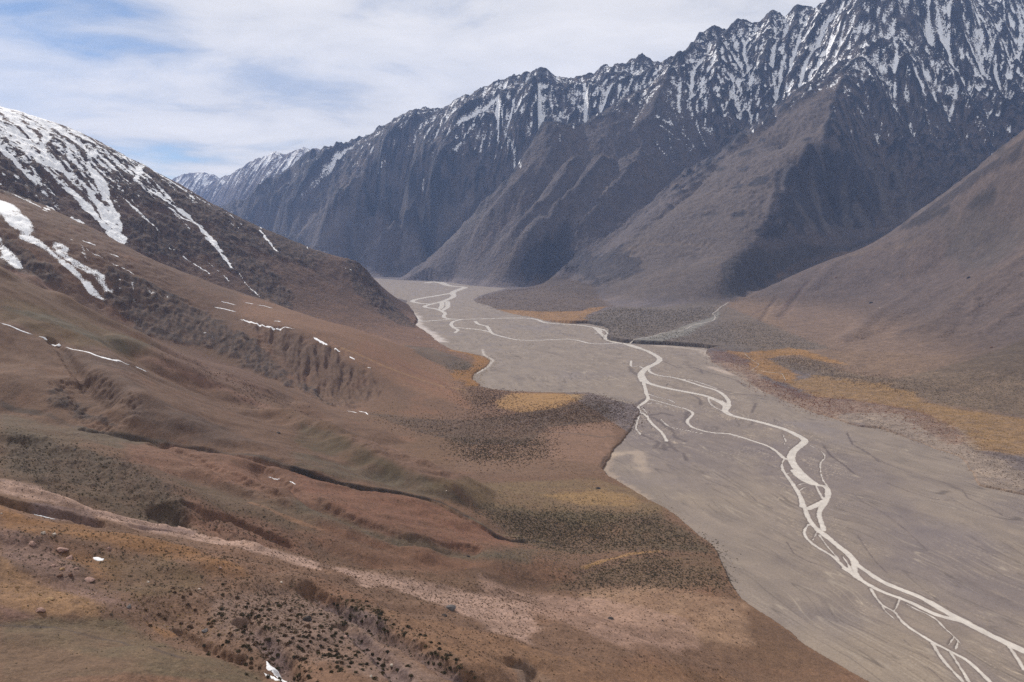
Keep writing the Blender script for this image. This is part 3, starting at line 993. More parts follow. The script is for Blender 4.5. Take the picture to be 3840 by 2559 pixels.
for nm, pts, w0, w1 in CHANNELS:
    w = flat(nm, pts)
    # smooth the polyline a little (Chaikin)
    for _ in range(2):
        q = [w[0]]
        for a, b in zip(w[:-1], w[1:]):
            q += [(a[0] * .75 + b[0] * .25, a[1] * .75 + b[1] * .25), (a[0] * .25 + b[0] * .75, a[1] * .25 + b[1] * .75)]
        w = q + [w[-1]]
    n = len(w)
    ws = [max(0.41 * (w0 + (w1 - w0) * i / (n - 1)), 0.2 * w[i][1] ** 2 / 292400) for i in range(n)]
    CH_W.append((w, ws))


def channel_sd(x, y):
    """signed distance to the nearest water's edge; works on flat arrays, cheap far away"""
    out = np.full(x.shape, 200.0, np.float32)
    for w, ws in CH_W:
        xs = [p[0] for p in w]
        ys = [p[1] for p in w]
        M = 60
        k = (x > min(xs) - M) & (x < max(xs) + M) & (y > min(ys) - M) & (y < max(ys) + M)
        if not k.any():
            continue
        d, _ = seg_dist(x[k], y[k], w, vals=ws)
        out[k] = np.minimum(out[k], d)
    return out


# ------------------------------------------------------------------ mesh helpers
def new_mesh_object(name, verts, faces, mats, smooth=True, attrs=None, parent=None):
    me = bpy.data.meshes.new(name)
    nv, nf = len(verts), len(faces)
    k = faces.shape[1]
    me.vertices.add(nv)
    me.vertices.foreach_set('co', np.ascontiguousarray(verts, np.float32).ravel())
    me.loops.add(nf * k)
    me.loops.foreach_set('vertex_index', np.ascontiguousarray(faces, np.int32).ravel())
    me.polygons.add(nf)
    me.polygons.foreach_set('loop_start', np.arange(0, nf * k, k, dtype=np.int32))
    me.polygons.foreach_set('loop_total', np.full(nf, k, np.int32))
    if smooth:
        me.polygons.foreach_set('use_smooth', np.ones(nf, bool))
    for nm, arr in (attrs or {}).items():
        if arr.ndim == 2:
            a = me.attributes.new(nm, 'FLOAT_COLOR', 'POINT')
            c = np.ones((nv, 4), np.float32)
            c[:, :3] = arr
            a.data.foreach_set('color', c.ravel())
        else:
            a = me.attributes.new(nm, 'FLOAT', 'POINT')
            a.data.foreach_set('value', np.ascontiguousarray(arr, np.float32))
    me.update()
    me.validate(verbose=False)
    o = bpy.data.objects.new(name, me)
    sc.collection.objects.link(o)
    for m in (mats if isinstance(mats, (list, tuple)) else [mats]):
        me.materials.append(m)
    if parent is not None:
        o.parent = parent
    return o


def grid_faces(ny, nx, keep):
    """quads of an ny x nx vertex grid where keep (ny-1, nx-1) is True; returns faces and used-vertex index"""
    iy, ix = np.nonzero(keep)
    a = iy * nx + ix
    f = np.stack([a, a + 1, a + nx + 1, a + nx], 1)
    used, inv = np.unique(f, return_inverse=True)
    return inv.reshape(f.shape), used


# ------------------------------------------------------------------ materials
def new_mat(name):
    m = bpy.data.materials.new(name)
    m.use_nodes = True
    nt = m.node_tree
    nt.nodes.clear()
    out = N(nt, 'ShaderNodeOutputMaterial', 900, 0)
    bs = N(nt, 'ShaderNodeBsdfPrincipled', 600, 0)
    nt.links.new(bs.outputs[0], out.inputs[0])
    bs.inputs['Roughness'].default_value = 0.9
    bs.inputs['Specular IOR Level'].default_value = 0.15
    return m, nt, bs


def attr(nt, name):
    n = nt.nodes.new('ShaderNodeAttribute')
    n.attribute_name = name
    return n


def geo_pos(nt):
    return nt.nodes.new('ShaderNodeNewGeometry').outputs['Position']


def terrain_material(name, fine=0.5, bump=0.6, bscale=0.25, bdist=1.0, snow_scale=0.06, grain=0.35, snow_amp=1.15):
    m, nt, bs = new_mat(name)
    pos = geo_pos(nt)
    col = attr(nt, 'tint').outputs['Color']
    n1 = noise(nt, pos, fine, 6, 0.65)
    n2 = noise(nt, pos, fine * 0.13, 4, 0.6)
    f1 = ramp(nt, n1, [(0.28, (1 - grain,) * 3), (0.5, (1, 1, 1)), (0.72, (1 + grain * .9,) * 3)])
    n5 = noise(nt, pos, fine * 0.32, 5, 0.65)
    c5 = ramp(nt, n5, [(0.32, (0.80, 0.79, 0.78)), (0.5, (1, 1, 1)), (0.68, (1.2, 1.19, 1.17))])
    f2 = ramp(nt, n2, [(0.3, (0.84, 0.84, 0.86)), (0.7, (1.15, 1.14, 1.12))])
    c = mixc(nt, 1.0, col, f1, 'MULTIPLY')
    c = mixc(nt, 1.0, c, f2, 'MULTIPLY')
    c = mixc(nt, 1.0, c, c5, 'MULTIPLY')
    sn = attr(nt, 'snow').outputs['Fac']
    n3 = noise(nt, pos, snow_scale, 6, 0.75)
    n4 = noise(nt, pos, snow_scale * 0.2, 3, 0.5)
    t = math_node(nt, 'ADD', sn, math_node(nt, 'MULTIPLY', math_node(nt, 'SUBTRACT', n3, 0.5), snow_amp))
    t = math_node(nt, 'ADD', t, math_node(nt, 'MULTIPLY', math_node(nt, 'SUBTRACT', n4, 0.5), 0.3))
    sm = math_node(nt, 'MULTIPLY', math_node(nt, 'SUBTRACT', t, 0.47), 16.0, True)
    snowc = ramp(nt, n1, [(0.3, (0.84, 0.85, 0.88)), (0.7, (0.92, 0.93, 0.94))])
    c = mixc(nt, sm, c, snowc)
    nt.links.new(c, bs.inputs['Base Color'])
    b = N(nt, 'ShaderNodeBump')
    b.inputs['Strength'].default_value = bump
    b.inputs['Distance'].default_value = bdist
    nb = noise(nt, pos, bscale, 7, 0.62)
    nt.links.new(nb, b.inputs['Height'])
    nt.links.new(b.outputs[0], bs.inputs['Normal'])
    return m


MAT_NEAR = terrain_material('hillside_ground', 1.1, 0.75, 0.5, 1.0, 0.3, 0.4)
MAT_MID = terrain_material('mountain_ground', 0.12, 0.9, 0.07, 7.0, 0.06, 0.28, 1.6)
MAT_FARR = terrain_material('range_ground', 0.05, 1.0, 0.03, 26.0, 0.045, 0.3, 1.75)


# ------------------------------------------------------------------ ground colour
def C(r, g, b):
    """albedo from a display colour (0-255) of the stuff itself"""
    c = np.array([r, g, b], np.float32) / 255
    return np.where(c < 0.04045, c / 12.92, ((c + 0.055) / 1.055) ** 2.4)


def blendc(col, m, c, k=1.0):
    m = (np.clip(m, 0, 1) * k)[..., None]
    return col * (1 - m) + np.asarray(c, np.float32) * m


def soft_poly(x, y, poly, edge, wob=0, sc=60.0, seed=0):
    d = seg_dist(x, y, poly, closed=True)
    d = np.where(inside(x, y, poly), -d, d)
    if wob:
        d = d + fbm(x, y, sc, 4, 0.6, seed) * wob
    return sstep(edge, -edge, d)


def soft_line(x, y, line, width, wob=0, sc=40.0, seed=0):
    d = seg_dist(x, y, line)
    if wob:
        d = d + fbm(x, y, sc, 3, 0.6, seed) * wob
    return sstep(width, width * 0.35, d)

FANGRAVEL = flat('CZ', [(640, 640), (1100, 520), (1500, 420), (1700, 350), (2050, 260), (2250, 200), (2300, 120), (2340, 150), (2300, 230), (2150, 290), (1900, 400), (1800, 480),
                       (1500, 560), (1300, 640), (900, 650)], 14)
SAND_R = flat('C6', [(60, 290), (300, 330), (450, 440), (700, 560), (1050, 590), (1300, 640), (1600, 700), (1900, 830), (2000, 950), (2400, 1150), (2400, 1320),
                     (2000, 1220), (1700, 950), (1300, 800), (920, 720), (600, 600), (300, 450)], 4)
PAINT = []        # (kind, geometry, rgb, amount, width/edge, wobble, noise scale)


def P_poly(name, pts, rgb, amt=1.0, edge=10, wob=14, scn=60):
    g = PD(name, pts)
    if len(g) > 2:
        PAINT.append(('p', g, C(*rgb), amt, edge, wob, scn))


def P_line(name, pts, rgb, amt=1.0, width=6, wob=3, scn=40):
    g = PD(name, pts)
    if len(g) > 1:
        PAINT.append(('l', g, C(*rgb), amt, width, wob, scn))


GREEN = (104, 100, 78)
ORANGE = (140, 100, 72)
RUST = (126, 84, 64)
PINK = (168, 134, 118)
PURPLE = (112, 92, 92)
GOLDC = (160, 112, 46)
DARK = (66, 62, 58)
# slopes above the fan, top to bottom
P_poly('CN', [(0, 250), (300, 330), (700, 450), (1200, 590), (1600, 740), (1860, 900), (2030, 1250), (1700, 1150), (1200, 950), (800, 700),
              (480, 545), (0, 440)], (158, 116, 84), 0.8, 25, 25)
P_poly('CN', [(1100, 640), (1800, 1000), (2010, 1200), (2020, 1250), (1500, 1030), (1000, 760)], (150, 104, 76), 0.6, 12, 12)
P_line('CN', [(900, 720), (1300, 890), (1600, 1000), (1800, 1060), (1980, 1090)], (176, 140, 88), 0.6, 9, 5)
P_line('CN', [(1400, 860), (1600, 960), (1750, 1010), (1950, 1140)], (120, 82, 66), 0.5, 10, 5)
P_poly('CN', [(1440, 690), (1700, 720), (1900, 790), (2030, 850), (2080, 890), (1880, 940), (1800, 880), (1560, 770)], (92, 88, 78), 0.8, 14, 12)
P_poly('CL', [(0, 500), (400, 600), (900, 780), (1380, 940), (1300, 1010), (700, 960), (200, 760), (0, 700)], (122, 104, 66), 0.7, 16, 16)
P_poly('CL', [(0, 590), (500, 680), (900, 860), (1400, 950), (1300, 960), (800, 870), (300, 700)], (96, 94, 76), 0.8, 7, 8)
P_line('CL', [(0, 270), (300, 370), (600, 530), (900, 690), (1060, 760)], (160, 124, 108), 0.8, 16, 8)
P_line('CL', [(1250, 1050), (1500, 1130), (1750, 1230), (2000, 1320), (2350, 1470)], (156, 116, 98), 0.7, 14, 9)
P_poly('CL', [(1300, 920), (1700, 960), (2100, 1130), (2350, 1240), (2350, 1420), (1900, 1270), (1500, 1100)], (132, 100, 86), 0.7, 14, 14)
P_poly('CL', [(540, 1000), (800, 1040), (1150, 1120), (1300, 1400), (1200, 1560), (900, 1400), (700, 1200)], (98, 80, 74), 0.7, 14, 12)
P_poly('CE', [(900, 100), (1300, 60), (1700, 200), (1950, 330), (1500, 330), (1200, 260)], (100, 82, 74), 0.8, 12, 14)
P_poly('CH', [(60, 180), (300, 260), (600, 440), (1000, 640), (700, 590), (300, 420), (0, 300)], (92, 84, 58), 0.8, 9, 9)
P_poly('CH', [(0, 380), (400, 480), (800, 600), (1080, 660), (1250, 760), (1100, 740), (700, 650), (0, 490)], (104, 100, 82), 0.75, 9, 8)
P_poly('CH', [(400, 320), (700, 330), (1100, 500), (1260, 590), (1160, 650), (900, 590), (600, 430)], (140, 106, 88), 0.7, 12, 10)
P_poly('CE', [(0, 100), (500, 200), (1000, 290), (1250, 320), (900, 360), (500, 330), (0, 230)], (106, 100, 82), 0.75, 9, 9)
P_poly('CE', [(900, 320), (1250, 315), (1700, 400), (2350, 560), (2350, 780), (1900, 640), (1300, 560), (950, 460)], (146, 102, 80), 0.8, 10, 12)
P_poly('CH', [(0, 520), (500, 650), (900, 720), (1150, 800), (1350, 900), (1550, 1010), (1650, 1080), (1400, 1110), (1200, 1080), (600, 930), (300, 800),
              (0, 600)], (146, 98, 74), 0.9, 8, 8)
P_poly('CH', [(250, 780), (700, 930), (1100, 1020), (1400, 1080), (1200, 1080), (700, 1000), (350, 850)], (122, 80, 62), 0.7, 7, 7)
P_poly('CH', [(0, 720), (300, 830), (700, 960), (1100, 1060), (1500, 1110), (1800, 1100), (1750, 1200), (1300, 1180), (900, 1090),
              (400, 950), (0, 830)], (104, 100, 82), 0.85, 8, 8)
P_poly('CH', [(0, 840), (350, 960), (800, 1060), (1250, 1170), (1400, 1230), (900, 1260), (500, 1230), (200, 1080), (0, 960)], (138, 96, 70), 0.85, 8, 9)
P_poly('CE', [(1250, 580), (1500, 640), (2000, 760), (2350, 860), (2350, 1000), (1900, 880), (1500, 760)], (112, 100, 78), 0.6, 8, 9)
P_line('CE', [(1850, 760), (2050, 840), (2350, 950)], (170, 124, 88), 0.7, 6, 4)
P_poly('CE', [(1370, 700), (1600, 800), (1900, 870), (2200, 1040), (2350, 1180), (1900, 1070), (1500, 960), (1380, 900)], (138, 96, 74), 0.8, 6, 6)
P_poly('CE', [(0, 240), (200, 260), (700, 380), (1200, 600), (1380, 760), (1340, 940), (1000, 880), (500, 700), (0, 560)], (92, 82, 66), 0.75, 10, 12)
P_poly('CE', [(0, 585), (300, 630), (700, 810), (1000, 895), (1200, 915), (1500, 990), (1900, 1070), (2350, 1200), (2350, 1250), (1800, 1100),
              (1400, 1020), (1000, 960), (500, 780), (200, 720), (0, 680)], (190, 158, 144), 1.0, 4, 5, 25)
P_poly('CE', [(200, 740), (450, 780), (650, 830), (750, 910), (600, 900), (400, 880), (230, 800)], (120, 100, 104), 0.8, 3, 3, 20)
P_poly('CE', [(1000, 920), (1250, 940), (1450, 1000), (1200, 985)], (136, 112, 112), 0.8, 2, 3, 20)
P_poly('CE', [(0, 780), (200, 860), (600, 900), (1000, 1000), (1400, 1080), (1700, 1190), (1850, 1300), (1600, 1300), (1300, 1180), (900, 1090),
              (500, 1000), (0, 960)], (150, 104, 44), 0.8, 5, 7, 20)
P_poly('CA', [(380, 600), (700, 640), (900, 700), (900, 820), (700, 800), (580, 700)], (146, 102, 46), 0.8, 4, 6, 15)
P_poly('CA', [(700, 640), (1200, 640), (1500, 800), (1400, 900), (1000, 960), (800, 800)], (106, 88, 56), 0.7, 5, 7, 20)
P_poly('CA', [(0, 430), (400, 560), (600, 800), (900, 1000), (1100, 1100), (700, 1000), (300, 800), (0, 640)], (142, 112, 104), 0.8, 5, 8, 15)
P_poly('CA', [(0, 640), (300, 860), (760, 1000), (700, 1080), (300, 1090), (0, 1000)], (160, 122, 78), 0.85, 4, 5, 20)
P_poly('CA', [(0, 1010), (240, 1090), (240, 1120), (0, 1130)], (142, 106, 98), 0.8, 3, 3, 20)
P_poly('CA', [(0, 1120), (400, 1100), (900, 1120), (1400, 1350), (1900, 1500), (2000, 1600), (0, 1600)], (110, 98, 74), 0.95, 3, 4, 20)
P_poly('CA', [(0, 1290), (400, 1300), (900, 1400), (1100, 1500), (600, 1500), (0, 1600)], (122, 92, 72), 0.7, 6, 6, 20)
P_line('CA', [(0, 1150), (400, 1170), (600, 1210), (900, 1270), (1200, 1350), (1350, 1395)], (88, 78, 76), 0.9, 2.2, 1.5, 20)
P_poly('CA', [(1080, 1130), (1350, 1230), (1200, 1240)], (156, 108, 48), 0.9, 2, 2, 15)
P_poly('CC', [(800, 700), (1300, 780), (1800, 880), (2350, 1000), (2350, 1300), (1700, 1000), (1300, 860), (1100, 860)], (186, 154, 140), 0.95, 7, 14, 30)
P_poly('CC', [(1250, 1040), (1700, 1120), (2200, 1250), (2350, 1330), (2350, 1500), (2000, 1500), (1600, 1330), (1350, 1150)], (146, 108, 74), 0.75, 5, 7, 25)
P_poly('CC', [(0, 950), (400, 850), (700, 900), (1000, 1100), (1300, 1300), (1700, 1567), (1200, 1567), (700, 1400), (0, 1250)], (138, 116, 108), 0.7, 5, 7, 20)
P_poly('CC', [(740, 900), (900, 960), (1150, 1050), (1300, 1180), (1600, 1340), (1850, 1520), (1900, 1600), (1750, 1560), (1500, 1400),
              (1200, 1220), (900, 1060)], (112, 96, 100), 0.9, 2, 2.5, 12)
P_poly('CC', [(220, 1120), (400, 1200), (560, 1400), (700, 1600), (560, 1567), (380, 1300)], (118, 98, 102), 0.85, 2, 2, 12)
P_poly('CC', [(940, 1150), (1150, 1230), (1300, 1340), (1500, 1567), (1300, 1567), (1100, 1350)], (118, 100, 102), 0.8, 2, 2, 12)
P_poly('C8', [(600, 1410), (750, 1420), (1000, 1600), (700, 1600)], (120, 112, 108), 0.7, 2, 2.5, 12)
P_poly('C8', [(1100, 905), (1500, 850), (1900, 890), (2200, 960), (2352, 1000), (2352, 1300), (1800, 1250), (1300, 1100)], (176, 142, 112), 0.75, 9, 16, 40)
P_poly('C8', [(700, 1300), (1400, 1450), (2200, 1500), (2352, 1600), (800, 1600)], (146, 108, 70), 0.6, 6, 9, 30)
P_poly('C8', [(400, 800), (1300, 950), (1900, 1100), (2000, 1300), (1500, 1350), (900, 1100), (400, 900)], (176, 142, 126), 0.8, 8, 16, 40)
# fan surfaces
P_poly('C8', [(0, 170), (500, 100), (1200, 60), (1700, 200), (1760, 330), (1200, 420), (600, 300)], (136, 118, 82), 0.7, 10, 14, 60)
P_poly('C8', [(200, 220), (600, 280), (1700, 330), (2000, 500), (2100, 620), (1500, 600), (900, 600), (600, 480), (400, 340)], (94, 88, 68), 0.7, 8, 10, 40)
P_poly('C8', [(850, 190), (1300, 150), (1600, 230), (1500, 280), (1100, 260)], (178, 140, 76), 0.6, 8, 12, 40)
P_line('C8', [(1150, 730), (1300, 670), (1500, 625), (1700, 605)], (190, 146, 74), 0.8, 5, 3, 30)
P_poly('C8', [(900, 880), (1200, 780), (1500, 660), (2000, 640), (2160, 720), (2200, 880), (1900, 880), (1500, 850), (1100, 900)], (120, 100, 76), 0.7, 6, 9, 30)
P_poly('CH', [(1230, 350), (2352, 160), (2352, 520), (1900, 560), (1200, 520)], (136, 108, 86), 0.7, 10, 14, 60)
P_poly('CH', [(560, 100), (1300, 150), (2300, 0), (2352, 150), (1900, 200), (1700, 330), (1300, 330), (900, 230)], (92, 78, 66), 0.8, 8, 10, 50)
P_poly('CH', [(1860, 200), (2352, 165), (2352, 460), (2200, 480), (1870, 420)], (150, 116, 96), 0.7, 8, 8, 50)
P_line('CH', [(1500, 190), (1800, 140), (2100, 80), (2300, 0)], (130, 116, 114), 0.7, 5, 3, 30)
P_line('CH', [(1870, 235), (2100, 250), (2270, 275), (2352, 265)], (84, 84, 84), 0.8, 4, 2, 30)
P_line('CE', [(0, 30), (357, 110), (612, 200), (918, 260), (1199, 310), (1400, 345), (1800, 400), (2350, 560)], (84, 76, 70), 0.8, 6, 3, 30)
P_line('CH', [(0, 500), (500, 640), (1000, 725), (1100, 760), (1300, 870), (1500, 1000), (1700, 1030), (1950, 1060)], (58, 56, 54), 0.95, 6, 2.5, 30)
P_line('CH', [(1300, 870), (1440, 950), (1600, 1000), (1700, 1000), (1900, 1055)], (160, 146, 106), 0.5, 2.5, 2, 20)
P_line('CH', [(2300, 420), (2270, 500)], (70, 60, 54), 0.8, 8, 3, 20)
P_line('C5', [(520, 1000), (460, 1080), (400, 1150), (340, 1230), (322, 1290)], (78, 64, 58), 0.9, 9, 4, 20)
# right hill
P_poly('CR', [(1000, 900), (1400, 820), (1700, 800), (2352, 900), (2352, 1567), (700, 1567), (500, 1300), (700, 1000)], (122, 100, 92), 0.45, 30, 40, 200)
P_line('CR', [(950, 940), (1250, 870), (1500, 820), (1660, 800)], (146, 120, 98), 0.5, 22, 18, 60)
P_line('CR', [(540, 1050), (700, 965), (900, 910), (1060, 880)], (170, 128, 84), 0.6, 26, 12, 60)
P_line('CR', [(1000, 1530), (1250, 1330), (1520, 1170)], (138, 114, 102), 0.4, 24, 20, 80)
P_line('CR', [(1550, 1460), (1850, 1250), (2050, 1110), (2350, 900)], (142, 118, 102), 0.5, 28, 22, 80)
P_line('CR', [(2050, 1460), (2200, 1350), (2350, 1250)], (148, 120, 106), 0.45, 20, 16, 50)
P_line('CR', [(560, 1300), (640, 1200), (770, 1085)], (104, 74, 70), 0.8, 11, 6, 50)
P_line('CR', [(300, 1360), (420, 1300), (540, 1200)], (100, 76, 72), 0.6, 9, 7, 40)
P_line('CR', [(560, 1350), (660, 1260), (740, 1160)], (110, 82, 76), 0.6, 9, 5, 50)
P_line('CR', [(1930, 1400), (1990, 1230)], (138, 114, 102), 0.4, 16, 14, 50)
P_poly('CR', [(1700, 600), (2350, 600), (2350, 800), (2100, 1000), (1800, 900)], (98, 92, 88), 0.5, 30, 40, 150)
P_poly('CR', [(1480, 690), (1600, 600), (1800, 530), (1810, 570), (1650, 640), (1500, 695)], (74, 66, 66), 0.9, 8, 14, 40)
P_poly('CR', [(1930, 540), (2050, 420), (2150, 440), (2140, 510), (1980, 590)], (80, 72, 70), 0.85, 8, 16, 40)
P_line('CR', [(1460, 690), (1600, 560), (1800, 410), (1990, 270), (2200, 150), (2350, 60)], (76, 68, 68), 0.85, 26, 16, 50)
# right spur, tan apron and golden streaks
P_line('C3', [(1650, 880), (1850, 820), (2100, 820), (2300, 830)], (146, 122, 98), 0.5, 26, 22, 80)
P_line('C3', [(2150, 970), (2250, 925), (2352, 915)], (152, 128, 100), 0.5, 20, 14, 60)
P_line('C3', [(2200, 1020), (2352, 950)], (146, 122, 98), 0.4, 20, 14, 60)
for q in [(400, 360, 90, 40), (300, 150, 60, 30), (120, 270, 35, 22), (290, 270, 40, 20), (250, 395, 40, 16), (230, 440, 34, 12), (270, 600, 50, 24),
          (500, 640, 60, 14), (40, 600, 60, 16), (880, 100, 45, 18), (815, 155, 30, 12), (590, 370, 90, 35), (590, 510, 55, 25), (580, 590, 60, 35), (520, 740, 100, 50),
          (400, 725, 40, 16), (330, 1000, 0, 0)]:
    if q[2]:
        P_poly('CR', [(q[0] - q[2], q[1] + q[3] * .6), (q[0] - q[2] * .4, q[1] - q[3] * .4), (q[0] + q[2] * .6, q[1] - q[3]), (q[0] + q[2], q[1] - q[3] * .5),
                      (q[0] + q[2] * .5, q[1] + q[3] * .6), (q[0] - q[2] * .3, q[1] + q[3])], (74, 68, 72), 0.85, 12, 22, 60)
# dark crags low on the spur and range
P_poly('C3', [(0, 700), (400, 300), (620, 560), (250, 880), (0, 1010)], (66, 68, 84), 0.7, 60, 80, 300)
P_line('C3', [(150, 960), (400, 780), (620, 570)], (128, 120, 118), 0.6, 60, 30, 150)
P_line('C3', [(500, 1000), (800, 640), (950, 470)], (138, 116, 108), 0.7, 45, 30, 150)
P_line('C3', [(780, 880), (900, 760), (1060, 610)], (120, 112, 112), 0.6, 30, 22, 150)
P_line('CF', [(900, 980), (1200, 700), (1400, 520)], (124, 114, 118), 0.6, 50, 30, 150)
P_line('CF', [(330, 680), (480, 560), (640, 450)], (140, 124, 114), 0.6, 45, 40, 200)
P_line('CF', [(1500, 420), (1200, 700), (930, 980), (880, 1030)], (150, 134, 126), 0.85, 45, 40, 150)
P_line('CF', [(1900, 540), (1650, 800), (1450, 960), (1250, 1050)], (150, 134, 126), 0.85, 45, 40, 150)
P_line('CF', [(1180, 470), (950, 680), (740, 880)], (150, 134, 126), 0.85, 45, 40, 150)
P_line('CF', [(2280, 620), (2000, 900), (1800, 1060), (1600, 1180)], (150, 134, 126), 0.85, 45, 40, 150)
P_line('CR', [(800, 420), (850, 600), (900, 720)], (134, 122, 116), 0.8, 42, 30, 110)
P_line('CR', [(1200, 170), (1300, 400), (1400, 640)], (134, 122, 116), 0.8, 42, 30, 110)
P_line('CR', [(1350, 250), (1500, 450), (1620, 560)], (134, 122, 116), 0.8, 42, 30, 110)
P_line('CR', [(1030, 450), (1060, 700)], (134, 122, 116), 0.8, 42, 30, 110)
P_line('CR', [(1100, 560), (1200, 690)], (134, 122, 116), 0.8, 42, 30, 110)
P_line('CR', [(700, 560), (800, 700)], (134, 122, 116), 0.8, 42, 30, 110)
P_line('CR', [(1900, 100), (1960, 250)], (134, 122, 116), 0.8, 42, 30, 110)
# gorge wall of the side valley: painted darker, fluted
P_poly('CR', [(130, 960), (350, 860), (700, 820), (1300, 740), (1380, 720), (1300, 760), (1000, 880), (540, 1040), (300, 1180), (200, 1220), (130, 1180)],
       (84, 78, 78), 0.8, 16, 14, 60)

SNOW_L = []       # traced couloirs: (polyline, width m, amount)


def S_line(name, pts, width, amt=0.7):
    g = PD(name, pts)
    if len(g) > 1:
        SNOW_L.append((g, width, amt))


# snowy mountain on the left
S_line('CS', [(0, 270), (120, 290), (250, 330), (380, 390), (520, 430)], 105, 0.8)
S_line('CS', [(0, 340), (180, 330), (330, 400), (430, 440)], 75, 0.6)
S_line('CS', [(0, 430), (150, 520), (280, 650), (400, 780), (520, 900), (680, 1040), (850, 1230), (1050, 1420)], 72, 0.9)
S_line('CS', [(400, 470), (400, 560), (360, 620), (420, 740), (560, 820), (700, 900), (800, 1000), (900, 1160), (1000, 1300), (1100, 1440)], 60, 0.9)
S_line('CS', [(800, 650), (780, 780), (860, 880), (920, 1000), (1000, 1150), (1060, 1300), (1090, 1420)], 69, 0.9)
S_line('CS', [(600, 640), (740, 860), (900, 1060)], 33, 0.6)
S_line('CS', [(1240, 770), (1200, 900), (1300, 980), (1500, 1100), (1700, 1250), (1850, 1400), (1950, 1530)], 39, 0.8)
S_line('CS', [(1100, 1060), (1250, 1200), (1400, 1350)], 24, 0.6)
S_line('CS', [(1230, 940), (1420, 1090), (1640, 1240), (1780, 1300)], 30, 0.7)
S_line('CS', [(1600, 960), (1700, 1050), (1690, 1100)], 36, 0.5)
S_line('CL', [(1830, 0), (1900, 80), (1980, 170), (2050, 270)], 30, 0.95)
S_line('CL', [(1500, 90), (1650, 180), (1850, 310)], 14, 0.7)
S_line('CL', [(1850, 220), (2010, 360)], 12, 0.6)
S_line('CL', [(2110, 310), (2200, 430), (2290, 510)], 10, 0.8)
S_line('CF', [(0, 620), (150, 690), (300, 770), (420, 850), (600, 900), (720, 960), (830, 1030)], 14, 0.9)
S_line('CF', [(420, 880), (500, 980), (560, 1060)], 34, 0.75)
S_line('CF', [(100, 700), (170, 760), (270, 850)], 20, 0.5)
S_line('CF', [(1080, 1160), (1240, 1240)], 7, 0.8)
S_line('CF', [(0, 1190), (140, 1310)], 12, 0.7)
S_line('CS', [(0, 980), (150, 1040), (260, 1080), (400, 1160), (560, 1200), (740, 1280)], 33, 0.8)
S_line('CS', [(0, 1090), (100, 1200), (250, 1380), (420, 1500), (560, 1560)], 90, 0.95)
S_line('CL', [(250, 0), (400, 70), (560, 210), (700, 350), (800, 460), (900, 530)], 48, 1.0)
S_line('CL', [(520, 60), (600, 180), (760, 260), (870, 330), (930, 440)], 52, 0.75)
S_line('CL', [(0, 20), (60, 130), (160, 240)], 60, 0.85)
S_line('CL', [(620, 0), (720, 50), (760, 180)], 16, 0.6)
S_line('CL', [(770, 95), (860, 150), (1010, 240), (1220, 325)], 9, 0.9)
S_line('CL', [(1170, 400), (1190, 560)], 22, 0.62)
S_line('CL', [(1060, 370), (1060, 450)], 12, 0.6)
S_line('CL', [(1290, 430), (1330, 490), (1480, 520)], 26, 0.5)
S_line('CL', [(1750, 800), (1900, 880)], 12, 0.5)
# range couloirs
for pts, w in [
    ([(700, 200), (560, 260), (510, 300)], 40), ([(430, 720), (350, 880), (250, 1040), (100, 1210), (0, 1330)], 42),
    ([(400, 930), (430, 1050), (440, 1130), (480, 1230), (540, 1360), (600, 1490)], 48), ([(700, 780), (620, 880), (540, 990), (490, 1090), (460, 1160)], 40),
    ([(240, 960), (170, 1110), (30, 1300)], 28), ([(830, 650), (850, 780), (900, 900), (930, 990), (970, 1040)], 34),
    ([(700, 930), (820, 980), (920, 1060)], 36), ([(1350, 720), (1230, 860), (1120, 960), (1020, 1030), (930, 1055)], 50),
    ([(1100, 830), (1180, 830), (1280, 770)], 44), ([(1000, 700), (1090, 830)], 30), ([(1100, 930), (1130, 850)], 40),
    ([(1040, 1050), (1060, 1140)], 44), ([(920, 1100), (940, 1180), (940, 1260)], 34), ([(1420, 760), (1450, 880)], 60), ([(1700, 600), (1560, 780), (1440, 880)], 42),
    ([(1300, 880), (1260, 1030)], 42), ([(1570, 560), (1580, 650), (1500, 700)], 36), ([(2030, 600), (1940, 620), (1900, 590)], 44),
    ([(2220, 500), (2200, 640), (2170, 700), (2220, 830), (2230, 990), (2220, 1130), (2280, 1180)], 44), ([(2180, 700), (2160, 800), (2200, 900)], 50),
    ([(2080, 820), (2100, 960), (2140, 1080), (2190, 1220), (2230, 1330)], 44), ([(1980, 860), (2060, 900), (2110, 1040)], 42),
    ([(1940, 900), (1970, 1050), (2010, 1170), (2100, 1270), (2150, 1370)], 34), ([(1790, 1040), (1900, 1090), (1990, 1160)], 44),
    ([(1830, 1120), (1900, 1170), (2000, 1250), (2090, 1330)], 34), ([(1880, 1010), (1930, 1110)], 34), ([(1790, 1270), (1860, 1370), (1940, 1440)], 28),
    ([(1890, 1170), (1920, 1300), (1940, 1380)], 20), ([(1660, 880), (1750, 860)], 26), ([(1400, 990), (1480, 1000)], 22), ([(1700, 880), (1680, 950)], 24),
]:
    S_line('CM', pts, w, 0.75)
